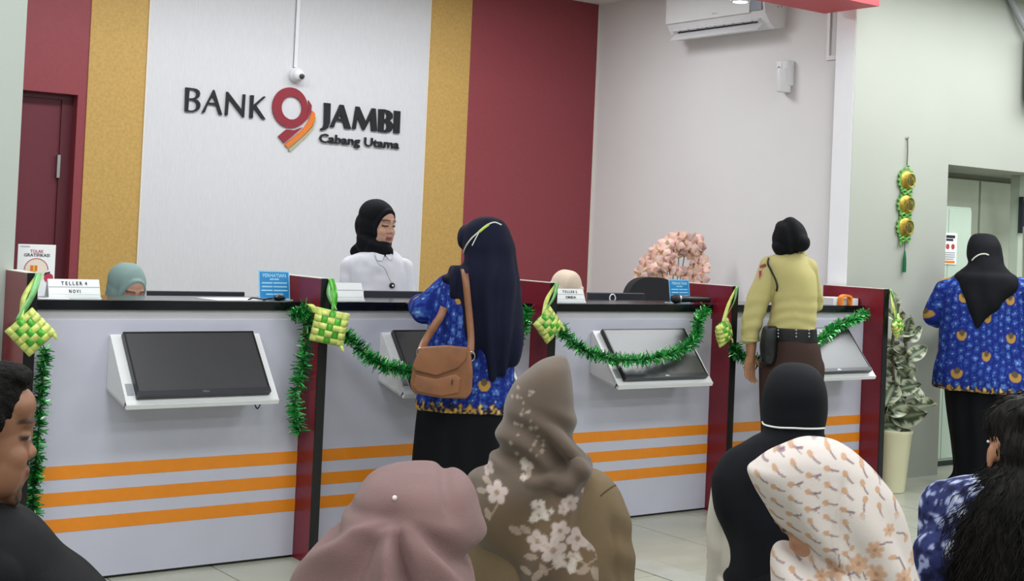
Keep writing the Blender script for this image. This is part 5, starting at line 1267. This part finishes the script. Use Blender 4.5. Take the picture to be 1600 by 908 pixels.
# black headscarf
fg = Fig('person in a black headscarf and white shirt seated with a mask strap behind the head', (3.089, -2.76)); L = fg.L
c = L(1241, 630, .03); a = .0; H = frame(c, a, .1); b, pel, chest, slv = seated_base(fg, c, a, '#b98d70', .008, H=H)
bench(fg, c, a, 'the person in the black headscarf')
sh = [fg.loft([(730, 1160, 1325, 0, .10), (742, 1130, 1350, 0, .12), (760, 1118, 1362, 0, .13), (800, 1122, 1360, 0, .14), (880, 1125, 1358, 0, .15), (960, 1125, 1358, 0, .155), ('z', .5, -.2, .2, 0, .17)])]+chain([(L(1140, 765), .058), (L(1131, 850, 0), .054), (L(1128, 925, .03), .05), (L(1150, 945, .2), .042)])+chain([(L(1345, 765), .058), (L(1350, 860, 0), .054), (L(1345, 930, .05), .05)])
sculpt('shirt', sh, .007, 6, cloth('shirt_cream', '#bdb7ac', .8), fg.t, lambda P, N: .006*vnoise(P*np.array([1, 1, .7]), 13, 5))
hd = [fg.loft([(567.5, 1233, 1253, .02, .03), (572, 1218, 1268, .02, .07), (584, 1203, 1282, .01, .105), (608, 1192, 1291, 0, .122), (638, 1190, 1293, -.0, .122), (660, 1192, 1290, -.01, .112), (668, 1194, 1288, -.015, .105), (680, 1188, 1292, -.02, .11), (694, 1160, 1315, -.02, .12), (712, 1137, 1332, -.025, .13), (735, 1121, 1345, -.03, .14), (757, 1113, 1352, -.03, .145), (795, 1118, 1352, -.035, .15), (836, 1132, 1350, -.04, .15), (870, 1135, 1347, -.045, .15), (910, 1133, 1345, -.05, .15), (960, 1150, 1330, -.06, .14), (1000, 1180, 1300, -.08, .11)], n=70)]
o = sculpt('headscarf', hd, .0055, 3, cloth('scarf_black_seated', '#0e1016', .8), fg.t, lambda P, N: .006*np.sin(P[:, 0]*55+2*vnoise(P*np.array([1, 1, .3]), 6, 2))*sstep(L(1241, 668)[2], L(1241, 720)[2], P[:, 2])+.003*vnoise(P, 12, 1))
fg.strip_on(o, [(1191, 658), (1196, 664), (1215, 668), (1240, 669), (1265, 670), (1288, 669), (1292, 664)], .0028, 'mask_strap', mat('elastic_bright', '#e6e6e2', .7), .001)

# white headscarf with small buds
BUDS = cloth('scarf_white_buds', '#ffffff', .85, attr=True, bump=.2, sheen=.1, var=.02)
fg = Fig('person in a white flower print headscarf seated with head bowed to one side', (2.13, -3.70)); L = fg.L
c = L(1276, 795, .0); a = -1.25; H = frame(c, a, .72, 0, .98); b, pel, chest, slv = seated_base(fg, c, -.5, '#b08368', .005, .05, H=H)
bench(fg, c, -.5, 'the person in the white flower print headscarf')
hd = [fg.loft([(682, 1263, 1284, .0, .03), (688, 1243, 1312, 0, .065), (700, 1220, 1334, 0, .09), (713, 1196, 1351, 0, .105), (727, 1178, 1367, 0, .112), (739, 1166, 1378, 0, .115), (763, 1176, 1395, 0, .12), (790, 1195, 1408, 0, .125), (820, 1213, 1420, .0, .13), (850, 1240, 1431, .0, .13), (872, 1272, 1437, 0, .13), (890, 1285, 1443, -.0, .13)], n=60),
      fg.loft([(858, 1236, 1430, .0, .07), (866, 1216, 1434, 0, .10), (885, 1209, 1442, 0, .125), (908, 1202, 1452, -.0, .14), (950, 1192, 1466, 0, .15), (1000, 1186, 1478, 0, .155), (1060, 1185, 1485, 0, .155)], n=40)]
zl = L(1300, 880)[2]; xb = L(1300, 800)[0]
def whf(P, N):
    x, z = P[:, 0], P[:, 2]
    d = .010*np.sin((x+.45*z)*62+2*vnoise(P*np.array([1, 1, .4]), 7, 3))*sstep(L(1300, 740)[2], L(1300, 860)[2], z)
    d = d-.007*np.exp(-(((x-xb)-.10*(z-zl))/.008)**2)*sstep(L(1300, 720)[2], L(1300, 760)[2], z)
    return d+.004*vnoise(P, 10, 1)
o = sculpt('headscarf', hd, .003, 6, BUDS, fg.t, whf)
P = coords(o); X, Z = P[:, 0]+.015*vnoise(P, 6, 11), P[:, 2]+.015*vnoise(P, 6, 12)
col = np.tile(np.array(lin('#cfc5c0')), (len(P), 1))
s = .034; lowz = L(1300, 800)[2]; rx = L(1330, 800)[0]
plain = sstep(L(1300, 778)[2], L(1300, 796)[2], Z)*sstep(rx-.01, rx+.01, X)
i = np.floor(X/s); j = np.floor((Z-s*.5*np.mod(i, 2))/(s*.86)); lu = X-(i+.5)*s; lv = Z-s*.5*np.mod(i, 2)-(j+.5)*s*.86
hh = hash3(i.astype(np.int64), j.astype(np.int64), (i*0).astype(np.int64), 5); an = -.55+.6*(hh-.5)*2+1.0*sstep(0., .1, X)*-.8
u_ = lu*np.cos(an)+lv*np.sin(an); v_ = -lu*np.sin(an)+lv*np.cos(an)
stem = sstep(.0028, .0014, np.abs(v_-.25*(u_+.002)*(u_+.002)/.014))*sstep(-.006, -.004, u_)*sstep(.0155, .0145, u_)
col = mix(col, np.array(lin('#856a6c')), stem*(1-plain)*.85)
bud = sstep(1.15, .8, ((u_+.0085)/.0068)**2+(v_/.0055)**2)
col = mix(col, np.array(lin('#bb9272')), bud*(1-plain)*.9)
tw = sstep(.0016, .0007, np.abs(np.abs(v_)-.5*(u_-.002)))*sstep(.002, .004, u_)*sstep(.014, .013, u_)*(hh > .78)
col = mix(col, np.array(lin('#7a5468')), tw*(1-plain)*.8)
q0 = lambda x, y: L(1080+x/2.61, 560+y/2.61, -.12)
sc_ = 1/2.61/790
for x, y, R, rot in ((750, 780, 36, .2), (683, 838, 40, .6), (592, 865, 38, .9), (755, 880, 42, .1), (530, 895, 28, .3), (868, 900, 36, .5), (925, 855, 30, .2), (810, 712, 24, .8)):
    q = q0(x, y); col = blossom(col, P[:, 0], P[:, 2], q[0], q[2], R*sc_, 6, '#c39b7e', '#a97f62', rot, .0022, .9)
for pts in (((772, 760), (800, 752), (820, 758)), ((845, 735), (875, 745), (890, 770)), ((820, 815), (850, 820), (872, 865)), ((640, 880), (665, 870), (690, 895)), ((600, 800), (606, 830), (604, 850)), ((700, 870), (712, 900))):
    col = lineat(col, P[:, 0], P[:, 2], [tuple(q0(*p)[[0, 2]]) for p in pts], .0022, '#7d6468', .85)
for x, y, ln, rot in ((820, 812, 18, .3), (885, 768, 16, 1.2), (655, 775, 16, 1.0), (560, 835, 14, 1.3)):
    q = q0(x, y); col = leafmark(col, P[:, 0], P[:, 2], q[0], q[2], ln*sc_, ln*.55*sc_, rot, '#c19a7e', .9)
paint(o, col)
dr_ = fg.loft([(1020, 1200, 1470, 0, .12), (1060, 1190, 1490, 0, .15), ('z', .5, -.2, .2, 0, .18)]); sculpt('dress', [dr_], .01, 5, cloth('dress_cream', '#c8bdb4'), fg.t)

# man in black at the left
fg = Fig('person with short black hair and goatee in a black shirt, seated in profile', (.728, -3.075)); L = fg.L
c = L(-33, 678, .0); a = 1.42; H = frame(c, a, .06, 0, 1.06)
b, pel, chest, slv = seated_base(fg, c, 1.2, '#8a6048', .0042, .02, True, H, beard=1., lids=False, lips='#7a4a40', brow='#1c1512')
bench(fg, c, 1.2, 'the person in the black shirt')
sh = [fg.loft([(780, -75, 5, .0, .065), (790, -100, 20, .0, .085), (803, -128, 42, 0, .13), (818, -150, 62, 0, .17), (840, -165, 82, 0, .19), (868, -175, 106, 0, .20), (905, -180, 150, 0, .205), (950, -185, 185, 0, .2), (1020, -185, 190, 0, .19), ('z', .5, -.2, .2, 0, .19)])]
sculpt('shirt', sh+slv, .007, 5, cloth('shirt_black', '#0b0c10', .8), fg.t, lambda P, N: .005*vnoise(P, 10, 4)+.003*np.sin(P[:, 0]*50+P[:, 2]*60+vnoise(P, 6, 2)*3))
R = np.array(H.to_3x3()); T = np.array(H.translation); hp = []
for cc_, r_ in (((0, -.026, .052), (.082, .098, .078)), ((0, -.058, .0), (.080, .070, .085)), ((-.070, -.006, .028), (.014, .034, .030)), ((.070, -.006, .028), (.014, .034, .030)), ((-.070, .006, .0), (.011, .012, .030)), ((.070, .006, .0), (.011, .012, .030)), ((0, .03, .098), (.055, .045, .022))):
    v, f = ellipsoid((0, 0, 0), r_); hp.append(((v+np.array(cc_))@R.T+T, f))
sculpt('hair', hp, .0036, 3, mat('hair_black', '#0b0908', .8, spec=.15, var=.3, vscale=60, bump=.9, bscale=260), fg.t, lambda P, N: .0022*vnoise(P, 150, 3)+.0015*vnoise(P, 60, 4))

# woman with long curly hair
fg = Fig('person with long curly dark hair and a blue and white patterned blouse', (2.84, -3.68)); L = fg.L
c = L(1592, 712, .0); a = -.35; H = frame(c, a, .0, 0, .92); b, pel, chest, slv = seated_base(fg, c, -.2, '#a8785c', .005, H=H, ears=True)
bench(fg, c, -.2, 'the person with long curly hair')
FL = cloth('blouse_blue_print', '#ffffff', .8, attr=True)
sh = [fg.loft([(752, 1520, 1690, 0, .09), (758, 1490, 1720, 0, .115), (772, 1466, 1742, 0, .13), (805, 1452, 1755, 0, .14), (835, 1446, 1760, 0, .145), (900, 1456, 1752, 0, .15), (980, 1460, 1748, 0, .155), ('z', .5, -.2, .2, 0, .17)])]+chain([(L(1480, 795), .068), (L(1474, 880), .062), (L(1480, 960, .05), .055), (L(1510, 970, .25), .05)])+slv
o = sculpt('blouse', sh, .0055, 5, FL, fg.t, lambda P, N: .006*vnoise(P, 16, 4))
P = coords(o); n1 = vnoise(P, 42, 3)+.6*vnoise(P, 90, 4); col = np.tile(np.array(lin('#2a3160')), (len(P), 1))
col = mix(col, np.array(lin('#9aa3c8')), sstep(.05, .3, n1)); col = mix(col, np.array(lin('#c7cbe0')), sstep(.5, .8, n1)); col = mix(col, np.array(lin('#161a38')), sstep(.35, .7, -n1)); paint(o, col)
hr = [fg.loft([(618, 1592, 1630, .02, .045), (626, 1571, 1648, .015, .09), (640, 1551, 1664, .01, .11), (660, 1540, 1668, .02, .115), (682, 1546, 1668, .01, .12), (700, 1553, 1670, .0, .12), (722, 1552, 1680, .0, .12), (748, 1532, 1690, -.02, .125), (790, 1505, 1702, -.05, .125), (850, 1488, 1712, -.07, .125), (908, 1480, 1716, -.08, .12), (970, 1485, 1712, -.09, .11), (1020, 1510, 1690, -.1, .08)], n=60)]
HAIR = mat('hair_curly', '#0c0907', .7, spec=.25, var=.35, vscale=50)
ho = sculpt('hair', hr, .007, 4, HAIR, fg.t, lambda P, N: .006*vnoise(P, 40, 3)+.006*vnoise(P, 18, 4))
me = ho.data; nv = len(me.vertices); PP = coords(ho); NN = np.empty(nv*3); me.vertices.foreach_get('normal', NN); NN = NN.reshape(-1, 3)
sel = RNG.choice(nv, 3200); mb = MB()
for k in sel:
    p = PP[k]; n_ = NN[k]; zt = L(1600, 720)[2]
    wv = .0012 if p[2] > zt else .006; ln = (.03 if p[2] > zt else .10)*(.6+.8*RNG.random()); ph = RNG.random()*6.28; fr_ = 70+50*RNG.random()
    down = V3(0, 0, -1)-n_*n_[2]*-1*.0; tdir = down-n_*np.dot(down, n_); tdir = tdir/max(np.linalg.norm(tdir), 1e-6)
    sd = np.cross(tdir, n_); pts = []
    for s in np.linspace(0, 1, 9):
        q = s*ln; pts.append(p+tdir*q+n_*(.002+wv*.8*(1+math.cos(q*fr_+ph))*min(1, s*3)+.004*s*RNG.random()*(wv > .005))+sd*wv*math.sin(q*fr_+ph)*min(1, s*3))
    mb.tube(pts, [.0010]*8+[.0005], 3, cap=False)
o = mesh_obj('curls', mb.v, mb.f, HAIR, fg.t, True); o['kind'] = 'stuff'
h = L(1537, 690, -.02); MB().lathe([(.0, -.004), (.004, 0), (.0, .004)], tuple(L(1544, 690, -.03)), 10).build('ear_stud', M['paper'], fg.t, True)

# ------------------------------------------------------------------ pieces that belong to a part sit one level deeper
SUB = {'belt_stud': 'belt', 'sleeve_emblem': 'sleeve_patch', 'zip_pull': 'front_pocket', 'strap_extender': 'mask_strap', 'badge_mark': 'badge_reel',
       'logo': 'bezel', 'mosque_relief': 'medallion', 'rim': 'medallion', 'text_line': 'print', 'divider_line': 'card', 'gift_band': 'gift', 'scarf_pin': 'headscarf',
       'vane': 'outlet', 'seam': 'channel', 'buckle_ring': 'strap', 'holster_strap': 'holster', 'shoulder_seam': 'shirt', 'rolled_cuff': 'shirt', 'lens': 'lens_hood',
       'button': 'lid', 'grille': 'case', 'caster': 'leg', 'brand_mark': 'front_panel', 'curls': 'hair', 'ring_mark': 'case', 'cable_hole': 'slant_plate', 'hinge': 'door_frame'}
for o in list(bpy.data.objects):
    p = o.parent
    if p is None or p.parent is not None: continue
    stem = o.name.split('.')[0]; tgt = SUB.get(stem)
    if stem == 'lettering': tgt = 'card' if p.name.startswith('teller_nameplate') else 'print' if p.name.startswith('notice_stand') else 'board' if p.name.startswith('poster') else None
    if not tgt: continue
    cand = [q for q in p.children if q.name.split('.')[0] == tgt and q is not o]
    if not cand: continue
    if len(cand) > 1:
        def ctr(q):
            bb = [q.matrix_basis @ Vector(c) for c in q.bound_box]; return sum(bb, Vector())/8
        cand.sort(key=lambda q: (ctr(q)-ctr(o)).length)
    q = cand[0]; mb_ = o.matrix_basis.copy(); o.parent = q; o.matrix_basis = q.matrix_basis.inverted() @ mb_
